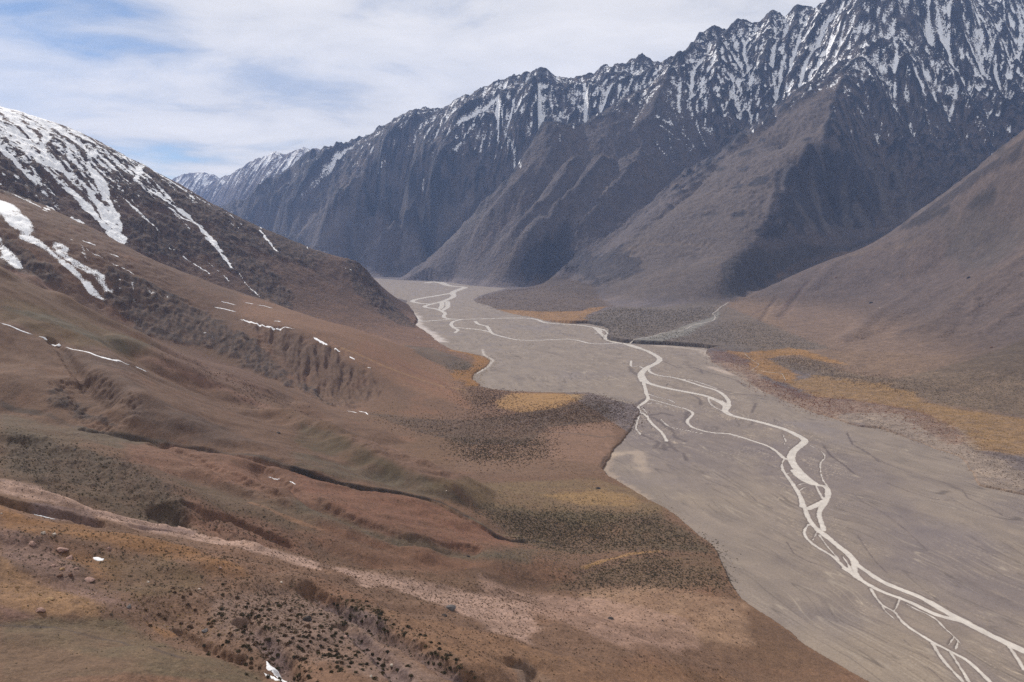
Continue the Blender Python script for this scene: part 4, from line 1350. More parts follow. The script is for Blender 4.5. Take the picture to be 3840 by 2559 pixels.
for pts, w in [
    ([(230, 500), (290, 590), (340, 680), (360, 770)], 44), ([(300, 400), (330, 560), (350, 700)], 36), ([(400, 460), (380, 600), (460, 680)], 30),
    ([(210, 660), (290, 780), (350, 880), (355, 1000)], 36), ([(390, 840), (430, 940)], 28), ([(0, 600), (10, 760), (20, 900), (50, 970)], 40),
    ([(590, 340), (600, 480), (610, 600), (590, 720)], 26), ([(500, 320), (560, 440), (600, 520)], 20), ([(430, 260), (460, 310)], 60), ([(350, 270), (420, 250), (560, 240)], 40),
    ([(720, 110), (730, 210)], 34), ([(780, 80), (860, 130), (890, 180), (900, 300)], 30), ([(950, 450), (860, 570), (780, 650), (700, 750)], 26),
    ([(840, 450), (920, 380), (980, 320), (1080, 270), (1200, 200)], 56), ([(860, 390), (840, 450)], 44), ([(1640, 30), (1700, 80), (1740, 130)], 50),
    ([(1600, 40), (1660, 20)], 40), ([(1760, 120), (1780, 250), (1760, 380), (1740, 450)], 26), ([(1740, 450), (1770, 520), (1800, 560)], 24), ([(1660, 300), (1700, 380), (1740, 440)], 36),
    ([(1400, 290), (1480, 340), (1530, 430), (1540, 520)], 46), ([(1440, 290), (1520, 380), (1580, 440)], 40), ([(1300, 390), (1400, 340)], 30),
    ([(1060, 540), (1200, 460), (1250, 430)], 16), ([(1160, 480), (1240, 580), (1230, 620)], 44), ([(1220, 470), (1290, 580), (1390, 640)], 34), ([(1270, 420), (1340, 600)], 20),
    ([(1030, 730), (1090, 790), (1180, 850)], 14), ([(1020, 700), (1050, 680)], 22), ([(950, 780), (980, 880), (1020, 940)], 14), ([(940, 870), (935, 900)], 12),
    ([(1540, 560), (1590, 620), (1640, 740)], 16), ([(1530, 840), (1600, 890), (1740, 990), (1860, 1110), (1990, 1220)], 14),
    ([(1940, 0), (1990, 90), (2060, 190), (2120, 240)], 60), ([(2200, 0), (2210, 150), (2150, 260), (2110, 380), (2100, 510)], 54), ([(1930, 200), (1990, 290), (2060, 380), (2090, 450)], 50),
    ([(1970, 300), (2010, 390)], 70), ([(2030, 60), (2120, 180)], 40), ([(1860, 640), (1900, 700), (1940, 750)], 26), ([(2000, 850), (2060, 930), (2100, 990)], 18), ([(2130, 970), (2210, 1070)], 10),
    ([(2320, 300), (2340, 480)], 22), ([(1800, 0), (1850, 90)], 30), ([(1200, 620), (1190, 700), (1230, 760)], 14), ([(1200, 800), (1280, 920)], 14), ([(1940, 670), (2030, 560)], 14),
    ([(1340, 950), (1480, 1080)], 10),
]:
    S_line('CT', pts, w, 0.75)
S_line('CF', [(280, 360), (370, 430), (430, 390), (520, 300)], 90, 0.6)
S_line('CF', [(1000, 110), (980, 210)], 55, 0.6)
S_line('CF', [(920, 170), (910, 240)], 50, 0.5)
S_line('CF', [(1550, 220), (1500, 310), (1440, 440)], 30, 0.8)
S_line('CF', [(1500, 60), (1450, 130)], 30, 0.6)
S_line('CF', [(2250, 0), (2130, 160)], 34, 0.7)
S_line('CF', [(690, 430), (640, 480)], 45, 0.7)
S_line('CF', [(1860, 370), (1850, 510)], 36, 0.6)
S_line('CF', [(2020, 210), (1960, 310)], 30, 0.6)
print('traces', time.time() - T0)


def ground_colour(x, y, h, sd):
    """albedo, snow amount per vertex of the terrain"""
    w = near_w(x, y)
    st = both(Sf, Sn, x, y, w)
    st2 = both(Sf2, Sn2, x, y, w)
    conc = FAR.sample(Cf, x, y)
    concn = NEAR.sample(Cn, x, y)
    slope = both(SLf, SLn, x, y, w)
    fl = FAR.sample(Aflow, x, y)
    smooth = FAR.sample(SMf, x, y)
    spur = FAR.sample(smooth_spur, x, y)
    lowm = FAR.sample(smooth_low, x, y)
    left = (x < -0.26 * y + 640) & (y < 4300)
    snowy = inside(x, y, REG_SNOWY)
    left = left | snowy
    big = fbm(x, y, 420, 3, 0.5, 5)
    med = fbm(x, y, 90, 4, 0.55, 6)
    fine = fbm(x, y, 14, 3, 0.6, 8)
    n = x.shape
    # left hillside
    colL = np.broadcast_to(C(120, 98, 84), n + (3,)).copy()
    colL = blendc(colL, sstep(-.1, .5, big), C(112, 92, 72), 0.6)
    colL = blendc(colL, sstep(0.1, .5, med), C(134, 104, 86), 0.6)
    colL = blendc(colL, sstep(0.3, 1.8, st2), C(134, 106, 88), 0.3)
    colL = blendc(colL, sstep(-0.3, -1.8, st2), C(100, 84, 74), 0.3)
    # snowy mountain rock
    colS = np.broadcast_to(C(122, 98, 84), n + (3,)).copy()
    rockS = sstep(0.15, 0.75, slope + 0.25 * med + 0.1 * st - 0.12 * sstep(0, 6, conc))
    colS = blendc(colS, rockS, C(88, 76, 72), 0.55)
    colS = blendc(colS, sstep(0.0, 0.7, fine + med * .5) * sstep(250, 500, h), C(66, 60, 62), 0.45)
    # ranges on the right
    colR = np.broadcast_to(C(112, 102, 102), n + (3,)).copy()
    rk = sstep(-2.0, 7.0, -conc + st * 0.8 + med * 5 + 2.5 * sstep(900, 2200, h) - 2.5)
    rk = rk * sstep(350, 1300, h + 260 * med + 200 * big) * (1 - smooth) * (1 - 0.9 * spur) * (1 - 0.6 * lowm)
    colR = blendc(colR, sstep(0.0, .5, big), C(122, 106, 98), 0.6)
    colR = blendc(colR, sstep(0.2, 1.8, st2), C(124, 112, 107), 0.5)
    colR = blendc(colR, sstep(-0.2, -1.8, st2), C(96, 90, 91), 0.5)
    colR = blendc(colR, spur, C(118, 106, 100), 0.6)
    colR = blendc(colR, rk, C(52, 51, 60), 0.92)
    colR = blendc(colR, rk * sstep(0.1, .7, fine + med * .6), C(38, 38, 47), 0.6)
    hill = smooth
    hc = np.broadcast_to(C(114, 101, 97), n + (3,)).copy()
    hc = blendc(hc, sstep(0.2, 2.0, st2 + med), C(126, 108, 100), 0.6)
    hc = blendc(hc, sstep(-0.2, -2.0, st2 + med), C(108, 96, 92), 0.6)
    hc = blendc(hc, sstep(120, 20, h), C(138, 112, 88), 0.6)
    colR = blendc(colR, hill, 0, 0) * (1 - hill[..., None]) + hc * hill[..., None]
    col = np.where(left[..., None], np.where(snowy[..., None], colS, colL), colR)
    rwt, _rh = rock_weight(x, y)
    rv = sstep(-0.25, 0.35, fbm(x + 0.3 * y, y * 0.3, 10, 3, 0.6, 171))[..., None]
    dk = np.where(left[..., None], C(62, 56, 56) * (1 - rv) + C(112, 96, 86) * rv, C(56, 54, 64) * (1 - rv) + C(84, 78, 80) * rv)
    col = col * (1 - 0.78 * rwt[..., None]) + dk * 0.78 * rwt[..., None]
    # snow
    hL = sstep(260, 900, h)
    snL = -0.19 + 0.78 * hL + 0.20 * st + 0.20 * med + 0.045 * np.clip(conc, -4, 6) + 0.14 * fine - 0.08 * rwt
    snL = np.where(snowy, snL, -0.42 + 0.36 * rwt + 0.25 * sstep(150, 420, h) + 0.25 * med + 0.12 * fine)
    snL = np.where(~snowy & (y < 1500), -1.0, snL)
    hR = sstep(800, 2250, h)
    snR = -0.40 + 0.76 * hR + 0.017 * np.clip(conc, -24, 32) + 0.20 * big + 0.16 * med + 0.02 * st + 0.02 * np.clip(fl - 1.0, 0, 3) * sstep(900, 1500, h) + 0.12 * fine + 0.14 * sstep(9400, 11500, y)
    snR = np.where(left | (smooth > 0.5), -1.0, snR)
    snR = np.where(h < 800, -1, snR)
    sn = np.where(left, snL, snR)
    # paint
    for kind, g, c, amt, e, wob, scn in PAINT:
        gx = [p[0] for p in g]
        gy = [p[1] for p in g]
        M = e * 2 + wob * 1.5 + 5
        k = (x > min(gx) - M) & (x < max(gx) + M) & (y > min(gy) - M) & (y < max(gy) + M)
        if not k.any():
            continue
        if kind == 'p':
            m = soft_poly(x[k], y[k], g, e, wob, scn, 3)
        else:
            m = soft_line(x[k], y[k], g, e, wob, scn, 4)
        m = m * np.clip(0.80 + 0.16 * np.clip(st[k], -1.8, 1.2) + 0.35 * fine[k], 0, 1)
        g_ = c.mean()
        cc_ = c * 0.72 + g_ * 0.28
        col[k] = blendc(col[k], m, cc_, amt * 0.9)
    # flats at the foot
    onflat = sstep(60, 25, h)
    kk = h < 110

    def flatpaint(poly, c, amt, edge, wob, scn=60):
        m = soft_poly(x[kk], y[kk], poly, edge, wob, scn, 9)
        m = m * np.clip(0.82 + 0.5 * fbm(x[kk] * 0.6, y[kk] * 1.5, 24, 4, 0.65, 29), 0, 1)
        col[kk] = blendc(col[kk], m, C(*c), amt)
    flatpaint(DARKFAN, (100, 84, 72), 0.9, 25, 20)
    flatpaint(TERR, (112, 102, 94), 0.9, 20, 16)
    flatpaint(FANGRAVEL, (142, 140, 134), 0.85, 14, 26)
    flatpaint(TERRACE2, (112, 98, 84), 0.85, 12, 14)
    flatpaint(TAN_R, (152, 120, 80), 0.85, 16, 40)
    flatpaint(TAN_L, (172, 140, 96), 0.9, 12, 14)
    for g in GOLD_POLYS:
        flatpaint(g, (158, 118, 70), 0.85, 9, 26, 30)
    flatpaint(SAND_R, (158, 142, 128), 0.85, 16, 30)
    flatpaint(RED_R, (122, 88, 70), 0.5, 7, 30, 16)
    # pale eroded bank along the edge of the flats
    m = sstep(5, 1.0, np.abs(sd - 1)) * (y < 3000)
    col = blendc(col, m, C(150, 122, 98), 0.35)
    dsc = seg_dist(x, y, SCARP)
    m = sstep(60, 25, dsc) * sstep(12, 2, sd) * sstep(-14, -6, sd)
    col = blendc(col, m, C(78, 70, 66), 0.9)  # terrace scarp front painted dark, mostly standing in for shade on its face
    # traced couloirs
    for g, wd, amt in SNOW_L:
        gx = [p[0] for p in g]
        gy = [p[1] for p in g]
        M = wd * 2
        k = (x > min(gx) - M) & (x < max(gx) + M) & (y > min(gy) - M) & (y < max(gy) + M)
        if not k.any():
            continue
        d = seg_dist(x[k], y[k], g) + fbm(x[k], y[k], wd * 2.2, 3, 0.6, 12) * wd * 0.55
        m = sstep(wd * 0.62, wd * 0.05, d)
        m = m * (1 + 0.35 * fbm(x[k], y[k], wd * 0.7, 3, 0.65, 13))
        sn[k] = np.maximum(sn[k], -0.3 + m * (amt * 0.5 + np.where(snowy[k], 0.62, 0.46)))
    spk = sstep(0.15, 0.55, fbm(x, y, 5.5, 3, 0.65, 19)) * sstep(1800, 700, y)
    col = col * (1 - 0.22 * spk[..., None])
    lm = (0.565 + 0.09 * sstep(60, 20, h) + 0.10 * sstep(720, 560, y))[..., None]
    rm = (0.51 + 0.20 * sstep(70, 30, h))[..., None]
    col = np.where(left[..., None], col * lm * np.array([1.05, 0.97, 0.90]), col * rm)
    col = col * (1 + 0.13 * fine[..., None])
    return col.astype(np.float32), sn.astype(np.float32)


# ------------------------------------------------------------------ the terrain mesh
def terrain_rows(y0, y1, fac):
    n = int(math.log(y1 / y0) / fac)
    return y0 * np.exp(np.arange(n + 1) * fac)


SCARP = flat('CZ', [(-100, 290), (300, 350), (390, 390), (400, 480), (370, 575), (500, 612), (950, 660), (1500, 680), (2353, 750)])


ROCKY = []        # (polygon, rough height m, feature size m)


def rocky(name, pts, amp, size, mode=0):
    g = PD(name, pts)
    if len(g) > 2:
        ROCKY.append((g, amp, size, mode))


rocky('CL', [(920, 240), (1230, 330), (1500, 470), (1850, 650), (2100, 800), (2350, 960), (2350, 1200), (2100, 1090), (1900, 960), (1600, 930), (1300, 850),
             (1100, 720), (950, 560)], 11, 30)
rocky('CL', [(0, 0), (130, 0), (300, 130), (440, 250), (560, 350), (620, 440), (400, 390), (200, 330), (0, 250)], 11, 28)
rocky('CN', [(0, 560), (150, 720), (300, 790), (420, 950), (480, 1080), (300, 1000), (0, 850)], 13, 36)
rocky('CN', [(500, 1020), (620, 1030), (720, 1100), (800, 1230), (640, 1150), (510, 1080)], 12, 26)
rocky('CL', [(430, 1280), (560, 1270), (640, 1340), (760, 1400), (700, 1480), (560, 1490), (440, 1440)], 8, 20)
rocky('CE', [(350, 0), (500, 0), (620, 60), (800, 100), (850, 180), (700, 130), (450, 60)], 6, 16)
rocky('CE', [(60, 240), (250, 260), (560, 350), (800, 420), (1000, 470), (1200, 600), (1380, 760), (1340, 940), (1180, 870), (1000, 760), (700, 640), (500, 620), (300, 600), (60, 500)], 4.5, 13)
rocky('CE', [(1450, 870), (1700, 890), (1900, 1040), (1750, 1050), (1550, 960)], 3.5, 9)
rocky('CC', [(0, 340), (200, 470), (320, 540), (200, 560), (0, 480)], 3.0, 9)
rocky('CA', [(0, 460), (300, 480), (600, 700), (800, 1000), (500, 850), (200, 760), (0, 700)], 1.6, 6)
rocky('CF', [(1290, 1140), (1400, 1300), (1560, 1500), (1620, 1567), (1400, 1567), (1250, 1400), (1180, 1280)], 16, 45)
rocky('CN', [(1060, 120), (1180, 150), (1330, 290), (1500, 480), (1540, 540), (1420, 520), (1250, 430), (1130, 300)], 16, 45)
rocky('CF', [(0, 560), (300, 680), (800, 960), (1000, 1090), (880, 1210), (500, 1100), (0, 900)], 10, 40)
rocky('CF', [(0, 900), (300, 1050), (500, 1200), (700, 1420), (720, 1567), (500, 1500), (300, 1300), (0, 1150)], 15, 45)
rocky('CS', [(0, 500), (350, 700), (480, 1000), (450, 1150), (0, 1000)], 13, 45)
rocky('CS', [(450, 450), (900, 580), (1200, 740), (1900, 1120), (2353, 1400), (1900, 1300), (1100, 1040), (700, 900), (460, 700)], 12, 40)
rocky('CS', [(1100, 1240), (1500, 1200), (1800, 1400), (1950, 1567), (1300, 1567), (1120, 1400)], 14, 40)
rocky('C3', [(880, 920), (1100, 780), (1200, 620), (1260, 640), (1250, 850), (1400, 860), (1500, 900), (1780, 920), (1750, 1050), (1400, 1130), (1280, 1050), (1150, 1040),
              (900, 1070)], 26, 90)
rocky('CR', [(1440, 715), (1600, 585), (1800, 440), (1990, 300), (2200, 190), (2350, 90), (2350, 170), (2100, 300), (1900, 440), (1700, 570), (1500, 720)], 16, 40)
rocky('CR', [(1480, 700), (1640, 610), (1800, 530), (1810, 580), (1650, 650), (1500, 710)], 12, 30)
rocky('CR', [(1920, 570), (1990, 480), (2080, 410), (2150, 440), (2140, 510), (1980, 590)], 12, 36)
rocky('CR', [(500, 300), (700, 200), (1000, 140), (1300, 300), (1290, 700), (1000, 700), (640, 740), (450, 780), (380, 720), (560, 600), (560, 400)], 30, 90)
rocky('CN', [(0, 480), (480, 550), (640, 630), (860, 760), (1100, 900), (1250, 1010), (1150, 1250), (950, 1270), (800, 1230), (620, 1060), (480, 1000), (380, 850), (150, 640)], 17, 42, 1)
rocky('CR', [(130, 960), (350, 860), (700, 820), (1300, 740), (1380, 720), (1300, 760), (1000, 880), (540, 1040), (300, 1180), (200, 1220), (130, 1180)], 16, 50, 1)
for qx, qy, qa, qb in [(400, 360, 90, 40), (300, 150, 60, 30), (120, 270, 40, 24), (290, 270, 45, 22), (250, 395, 45, 20), (500, 640, 65, 20), (880, 100, 50, 22), (590, 370, 90, 38),
                       (590, 510, 60, 30), (580, 590, 60, 40), (500, 730, 110, 55), (240, 600, 55, 28), (760, 50, 40, 18), (420, 60, 40, 18)]:
    rocky('CR', [(qx - qa, qy + qb * .6), (qx - qa * .3, qy - qb * .5), (qx + qa, qy - qb), (qx + qa * .6, qy + qb * .5), (qx - qa * .3, qy + qb)], 9, 22)
print('rocky', len(ROCKY), time.time() - T0)


def rock_weight(x, y):
    out = np.zeros(x.shape, np.float32)
    hh = np.zeros(x.shape, np.float32)
    for g, amp, size, mode in ROCKY:
        gx = [p[0] for p in g]
        gy = [p[1] for p in g]
        M = size * 2
        k = (x > min(gx) - M) & (x < max(gx) + M) & (y > min(gy) - M) & (y < max(gy) + M)
        if not k.any():
            continue
        m = soft_poly(x[k], y[k], g, size * (1.2 if mode else 0.5), size * 1.3, size * 1.6, 5)
        m = m * sstep(-0.25, 0.15, fbm(x[k], y[k], size * 2.6, 4, 0.6, 147) + (m - 0.5) * 0.9)
        wxx = fbm(x[k], y[k], size * 2, 2, 0.5, 140) * size * .8
        if mode:
            r = fbm(x[k] + 0.25 * y[k] + 0.35 * wxx, y[k] * 0.16, size, 4, 0.6, 143, ridged=True)
        else:
            r = 0.6 * fbm(x[k] + 0.3 * y[k] + wxx * 0.7, y[k] * 0.42, size * 1.3, 4, 0.6, 141, ridged=True) + 0.22 * fbm(x[k], y[k] * 0.8, size * 0.5, 4, 0.7, 144, ridged=True)
        hh[k] += m * amp * (r - (0.7 if mode else 0.1))
        out[k] = np.maximum(out[k], (0.38 if mode else 0.55 if amp < 6 else 1.0) * m * sstep(-0.35, 0.25, r + 0.3 * fbm(x[k], y[k], size * 3, 3, 0.5, 142)))
    return out, hh


def final_height(x, y):
    h = terrain(x, y)
    sd = valley_sd(x, y)
    wob = fbm(x, y, 22, 4, 0.62, 41) * np.clip(y / 300, 1.6, 8) + fbm(x, y, 90, 2, 0.5, 46) * np.clip(y / 300, 1.5, 8)
    sd = sd + wob
    rough = np.clip(h / 40, 0.05, 1)
    # small forms
    nearf = sstep(2200, 500, y)
    h = h + rough * nearf * (fbm(x, y, 24, 4, 0.55, 33) * 1.7 + fbm(x, y, 5, 3, 0.6, 34) * 0.35)
    midf = sstep(1300, 2200, y) * (1 - FAR.sample(SMf, x, y))
    sl = FAR.sample(SLf, x, y)
    rug2 = sstep(0.25, 0.8, sl) * midf * sstep(60, 250, h)
    h = h + rug2 * (fbm(x, y, 75, 4, 0.62, 35, ridged=True) * (10 + 9 * sstep(4000, 6500, y)) + fbm(x, y, 24, 3, 0.62, 36) * (3 + 3 * sstep(4000, 6500, y)))
    for g, dep, wd in TRENCHES:
        gx = [p[0] for p in g]
        gy = [p[1] for p in g]
        Mw = wd + 12
        k = (x > min(gx) - Mw) & (x < max(gx) + Mw) & (y > min(gy) - Mw) & (y < max(gy) + Mw)
        if k.any():
            d = seg_dist(x[k], y[k], g) + (fbm(x[k], y[k], 9, 3, 0.6, 44) * wd * 0.35 if dep > 0 else fbm(x[k], y[k], 60, 3, 0.5, 45) * wd * 0.12)
            h[k] -= dep * (sstep(wd, wd * 0.25, d) if dep > 0 else sstep(wd, 0, d))
    rw, rh = rock_weight(x, y)
    h = h + rh
    dsc = seg_dist(x, y, SCARP)
    bank = 1.3 + 0.5 * fbm(x, y, 40, 2, 0.5, 42) + 14.0 * sstep(330, 60, dsc)
    bw = np.clip(y * 0.0012, 1.0, 6.0)
    hh = np.maximum(h, bank)
    t = sstep(-bw, bw, sd)
    return hh * t + (-6.0) * (1 - t), sd


TRENCHES = []
for nm, pts, dep, wd in [
    ('CC', [(700, 880), (800, 950), (950, 1050), (1100, 1130), (1250, 1220), (1400, 1280), (1600, 1400), (1750, 1500), (1900, 1567)], 7, 9),
    ('CC', [(220, 1120), (330, 1210), (430, 1320), (520, 1430), (600, 1567)], 6, 7),
    ('CC', [(940, 1150), (1100, 1260), (1250, 1400), (1400, 1567)], 6, 8),
    ('CA', [(1320, 1190), (1500, 1300), (1700, 1400), (1750, 1410)], 5, 6),
    ('CE', [(0, 740), (230, 800), (500, 840), (700, 900)], 7, 9),
    ('CE', [(1000, 930), (1250, 960), (1450, 1010)], 4, 7),
    ('CE', [(1380, 760), (1500, 850), (1700, 880), (1900, 960), (2100, 1060)], 7, 9),
    ('CE', [(1180, 830), (1300, 920)], 7, 14),
    ('CH', [(0, 510), (500, 650), (1000, 740), (1100, 775), (1300, 885), (1500, 1010), (1700, 1040)], 5, 7),
    ('CE', [(612, 215), (918, 275), (1199, 325), (1500, 365), (1800, 420), (2350, 565)], 4, 7),
    ('C8', [(640, 1440), (760, 1500), (820, 1600)], 5, 8),
    ('CH', [(0, 110), (300, 240), (700, 490), (1000, 640), (1150, 660)], -9, 34),
    ('CH', [(300, 240), (700, 400), (1000, 520)], 5, 22),
    ('CL', [(0, 285), (300, 385), (600, 545), (900, 705), (1060, 775), (1350, 915), (1700, 1090)], -9, 40),
    ('CL', [(450, 940), (700, 1080), (1000, 1240), (1300, 1400)], -8, 44),
    ('CL', [(700, 1300), (1000, 1500)], 8, 40),
    ('CR', [(1000, 1530), (1250, 1330), (1520, 1170)], -14, 70), ('CR', [(1550, 1460), (1850, 1250), (2050, 1110), (2350, 900)], -20, 110),
    ('CR', [(2050, 1460), (2200, 1350), (2350, 1250)], -12, 60), ('CR', [(1250, 1500), (1500, 1340), (1800, 1150)], 10, 80),
    ('CR', [(800, 1130), (950, 970), (1100, 900), (1300, 850)], -14, 80), ('CR', [(560, 1350), (660, 1230), (770, 1085)], 7, 26), ('CR', [(420, 1380), (480, 1280), (540, 1190)], 5, 20),
    ('CR', [(1930, 1400), (1990, 1230)], -8, 40), ('CR', [(2350, 1050), (2200, 1180), (2000, 1330), (1850, 1480)], 10, 60),
    ('CC', [(350, 10), (700, 230), (980, 380), (1400, 530), (1900, 590)], 5, 16),
    ('CC', [(0, 60), (300, 180), (700, 330), (1000, 470)], -4, 18),
    ('CE', [(1180, 330), (1400, 420), (1700, 570), (2000, 700)], 6, 18),
    ('CE', [(0, 640), (300, 690), (700, 840), (1000, 905), (1250, 930), (1450, 1000), (1900, 1085)], -3, 9),
    ('CL', [(450, 930), (560, 1030), (650, 1160), (780, 1300)], 6, 12),
]:
    g = PD(nm, pts)
    if len(g) > 1:
        TRENCHES.append((g, dep, wd))

side = np.arange(0.92, 2.6, 0.03)
cols = np.concatenate([-side[::-1], np.arange(-0.90, 0.9001, 0.0017), side])
rows = np.concatenate([terrain_rows(12, 130, 0.02)[:-1], terrain_rows(130, 13000, 0.0023)])
AX, RY = np.meshgrid(cols, rows)
XX = (AX * RY).astype(np.float64)
YY = RY.astype(np.float64)
ny, nx = XX.shape
HH = np.empty(XX.shape, np.float32)
SD = np.empty(XX.shape, np.float32)
COL = np.zeros(XX.shape + (3,), np.float32)
SNO = np.zeros(XX.shape, np.float32)
for a in range(0, ny, 60):
    b = slice(a, min(a + 60, ny))
    HH[b], SD[b] = final_height(XX[b], YY[b])
print('heights', time.time() - T0, XX.shape)
for a in range(0, ny, 60):
    b = slice(a, min(a + 60, ny))
    COL[b], SNO[b] = ground_colour(XX[b], YY[b], HH[b], SD[b])
print('colours', time.time() - T0)
keep = HH[:-1, :-1] > -5.9
keep |= HH[1:, 1:] > -5.9
keep |= HH[1:, :-1] > -5.9
keep |= HH[:-1, 1:] > -5.9
fx = XX[:-1, :-1]
fy = YY[:-1, :-1]
is_snowy = inside(fx, fy, REG_SNOWY)
is_hill = inside(fx, fy, REG_HILL) & ~is_snowy
is_spur = inside(fx, fy, REG_SPUR) & ~is_hill & ~is_snowy
lft = (fx < -0.26 * fy + 640) & (fy < 4300) & ~is_snowy & ~is_hill & ~is_spur
lft &= (fy < 4200)
is_flat = ~is_snowy & ~is_hill & ~is_spur & ~lft & (HH[:-1, :-1] < 95) & (fy < 6300) & (fx > -300)
is_range = ~is_snowy & ~is_hill & ~is_spur & ~lft & ~is_flat
PTS = np.stack([XX, YY, HH], -1).reshape(-1, 3)


def structure(o, label, kind='structure'):
    o['label'] = label
    o['kind'] = kind
    return o


for name, m, mat, lab in [
    ('hillside', lft, MAT_NEAR, 'brown and rust hillside with green bands and shrubs, nearest the camera on the left'),
    ('snowy_mountain', is_snowy, MAT_MID, 'mountain with white snow chutes at the left edge, ending in a dark nose'),
    ('brown_hill', is_hill, MAT_MID, 'smooth rose brown hill on the right above the golden terrace'),
    ('mountain_spur', is_spur, MAT_MID, 'grey scree spur with a dark cliffed right side behind the brown hill'),
    ('mountain_range', is_range, MAT_FARR, 'long blue grey rocky range streaked with snow across the valley'),
    ('alluvial_fan', is_flat, MAT_MID, 'low shrub and grass covered fans and terraces along the far bank'),
]:
    f, used = grid_faces(ny, nx, keep & m)
    if len(f) == 0:
        continue
    o = new_mesh_object(name, PTS[used], f, mat, True, {'tint': COL.reshape(-1, 3)[used], 'snow': SNO.ravel()[used]})
    structure(o, lab)
print('terrain mesh', time.time() - T0)
del XX, YY, PTS, COL, SNO

# ------------------------------------------------------------------ gravel plain and river
cols = np.concatenate([-side[::-1], np.arange(-0.90, 0.90, 0.0016), side])
ys = list(terrain_rows(60, 330, 0.02))
while ys[-1] < 11500:
    y = ys[-1]
    ys.append(y + max(0.0011 * y, min(y * y / (731 * 400) * 0.6, 0.0035 * y)))
rows = np.array(ys)
AX, RY = np.meshgrid(cols, rows)
PX, PY = AX * RY, RY
ny, nx = PX.shape
VS = np.empty(PX.shape, np.float32)
for a in range(0, ny, 80):
    b = slice(a, min(a + 80, ny))
    VS[b] = valley_sd(PX[b], PY[b])
inn = VS < 14
CHD = np.full(PX.shape, 200.0, np.float32)
CHD[inn] = channel_sd(PX[inn], PY[inn])
wob = fbm(PX, PY, 11, 4, 0.62, 71) * 1.7
CHD2 = CHD + wob * 0.9 + fbm(PX, PY, 40, 2, 0.5, 72) * 1.0
print('plain sdf', time.time() - T0, PX.shape)

# flow coordinates along the valley
AXIS = [(1500, -600), (950, 500), (700, 1000), (480, 1600), (300, 2300), (150, 3000), (-50, 3800), (-500, 5000), (-1000, 6600), (-2300, 9500), (-3200, 12000)]
ax = np.array(AXIS, float)
best = np.full(PX.shape, 1e9)
SC = np.zeros(PX.shape)
NC = np.zeros(PX.shape)
acc = 0
AXD = []
for i in range(1, 200):
    pass
tt = np.linspace(0, len(ax) - 1, 120)
axs = np.stack([np.interp(tt, range(len(ax)), ax[:, 0]), np.interp(tt, range(len(ax)), ax[:, 1])], 1)
for _ in range(30):
    axs[1:-1] = 0.25 * axs[:-2] + 0.5 * axs[1:-1] + 0.25 * axs[2:]
axs = axs[::3]
s0 = 0
for i in range(len(axs) - 1):
    (x0, y0), (x1, y1) = axs[i], axs[i + 1]
    L = math.hypot(x1 - x0, y1 - y0)
    dx, dy = (x1 - x0) / L, (y1 - y0) / L
    t = np.clip((PX - x0) * dx + (PY - y0) * dy, 0, L)
    qx, qy = PX - x0 - t * dx, PY - y0 - t * dy
    d = np.hypot(qx, qy)
    m = d < best
    best = np.where(m, d, best)
    SC = np.where(m, s0 + t, SC)
    NC = np.where(m, np.sign(qx * dy - qy * dx) * d, NC)
    s0 += L
# braid relief: thin old channels following the flow, gently meandering
wn = NC + fbm(SC, NC * 1.5, 420, 3, 0.5, 80) * 60 + fbm(SC, NC, 90, 2, 0.5, 81) * 7
r1 = np.abs(perlin(SC / 240, wn / 26, 82))
r2 = np.abs(perlin(SC / 130 + 5, wn / 11, 83))
gate = sstep(-0.3, 0.25, fbm(SC, NC, 170, 3, 0.55, 84))
gate2 = sstep(-0.2, 0.3, fbm(SC, NC, 110, 3, 0.55, 85))
old1 = sstep(0.05, 0.01, r1) * gate
old2 = sstep(0.08, 0.015, r2) * gate2 * 0.7
old = np.clip(old1 + old2, 0, 1)
band = fbm(SC / 4, wn, 34, 4, 0.55, 86)
pal = sstep(0.15, 0.6, fbm(SC / 3.5, wn, 14, 4, 0.6, 87)) * gate
far_pale = sstep(2000, 3300, PY)
tiny = perlin(SC / 70, wn / 5, 88)
pc = np.broadcast_to(C(148, 136, 128), PX.shape + (3,)).copy()
pc = blendc(pc, sstep(-.25, .35, band), C(138, 127, 120), 0.8)
pc = blendc(pc, sstep(0.1, .6, fbm(PX, PY, 260, 3, 0.5, 90)), C(136, 128, 130), 0.7)
for cx_, cy_, rad_ in [(560, 880, 130), (330, 1500, 260), (560, 1250, 170), (850, 1000, 160)]:
    dd_ = np.hypot((PX - cx_) , (PY - cy_) * 0.6) + fbm(PX, PY, 90, 4, 0.6, 98) * rad_ * 0.6
    pc = blendc(pc, sstep(rad_, rad_ * 0.3, dd_), C(124, 115, 118), 0.55)
pc = blendc(pc, sstep(1500, 700, PY) * sstep(0.0, .5, fbm(PX, PY, 150, 3, 0.5, 91)), C(158, 144, 130), 0.6)
pc = blendc(pc, pal, C(172, 160, 148), 0.6)
r3 = np.abs(perlin(SC / 170 + 9, (wn + 4) / 19, 99))
pc = blendc(pc, sstep(0.06, 0.01, r3) * sstep(-0.1, 0.3, fbm(SC, NC, 120, 3, 0.55, 100)), C(184, 172, 158), 0.55)
pc = blendc(pc, old, C(88, 81, 79), 0.6)
thr = sstep(0.055, 0.012, np.abs(perlin(SC / 95 + 3, wn / 8, 89))) * sstep(75, 12, CHD) * sstep(-0.2, 0.3, fbm(SC, NC, 70, 2, 0.5, 95))
pc = blendc(pc, thr, C(206, 190, 172), 0.6)
pc = blendc(pc, sstep(0.12, 0.45, fbm(SC / 2.5, wn, 60, 5, 0.6, 96)), C(118, 108, 106), 0.45)
pc = blendc(pc, sstep(0.2, 0.5, fbm(SC / 3, wn, 22, 4, 0.65, 97)), C(160, 146, 136), 0.4)
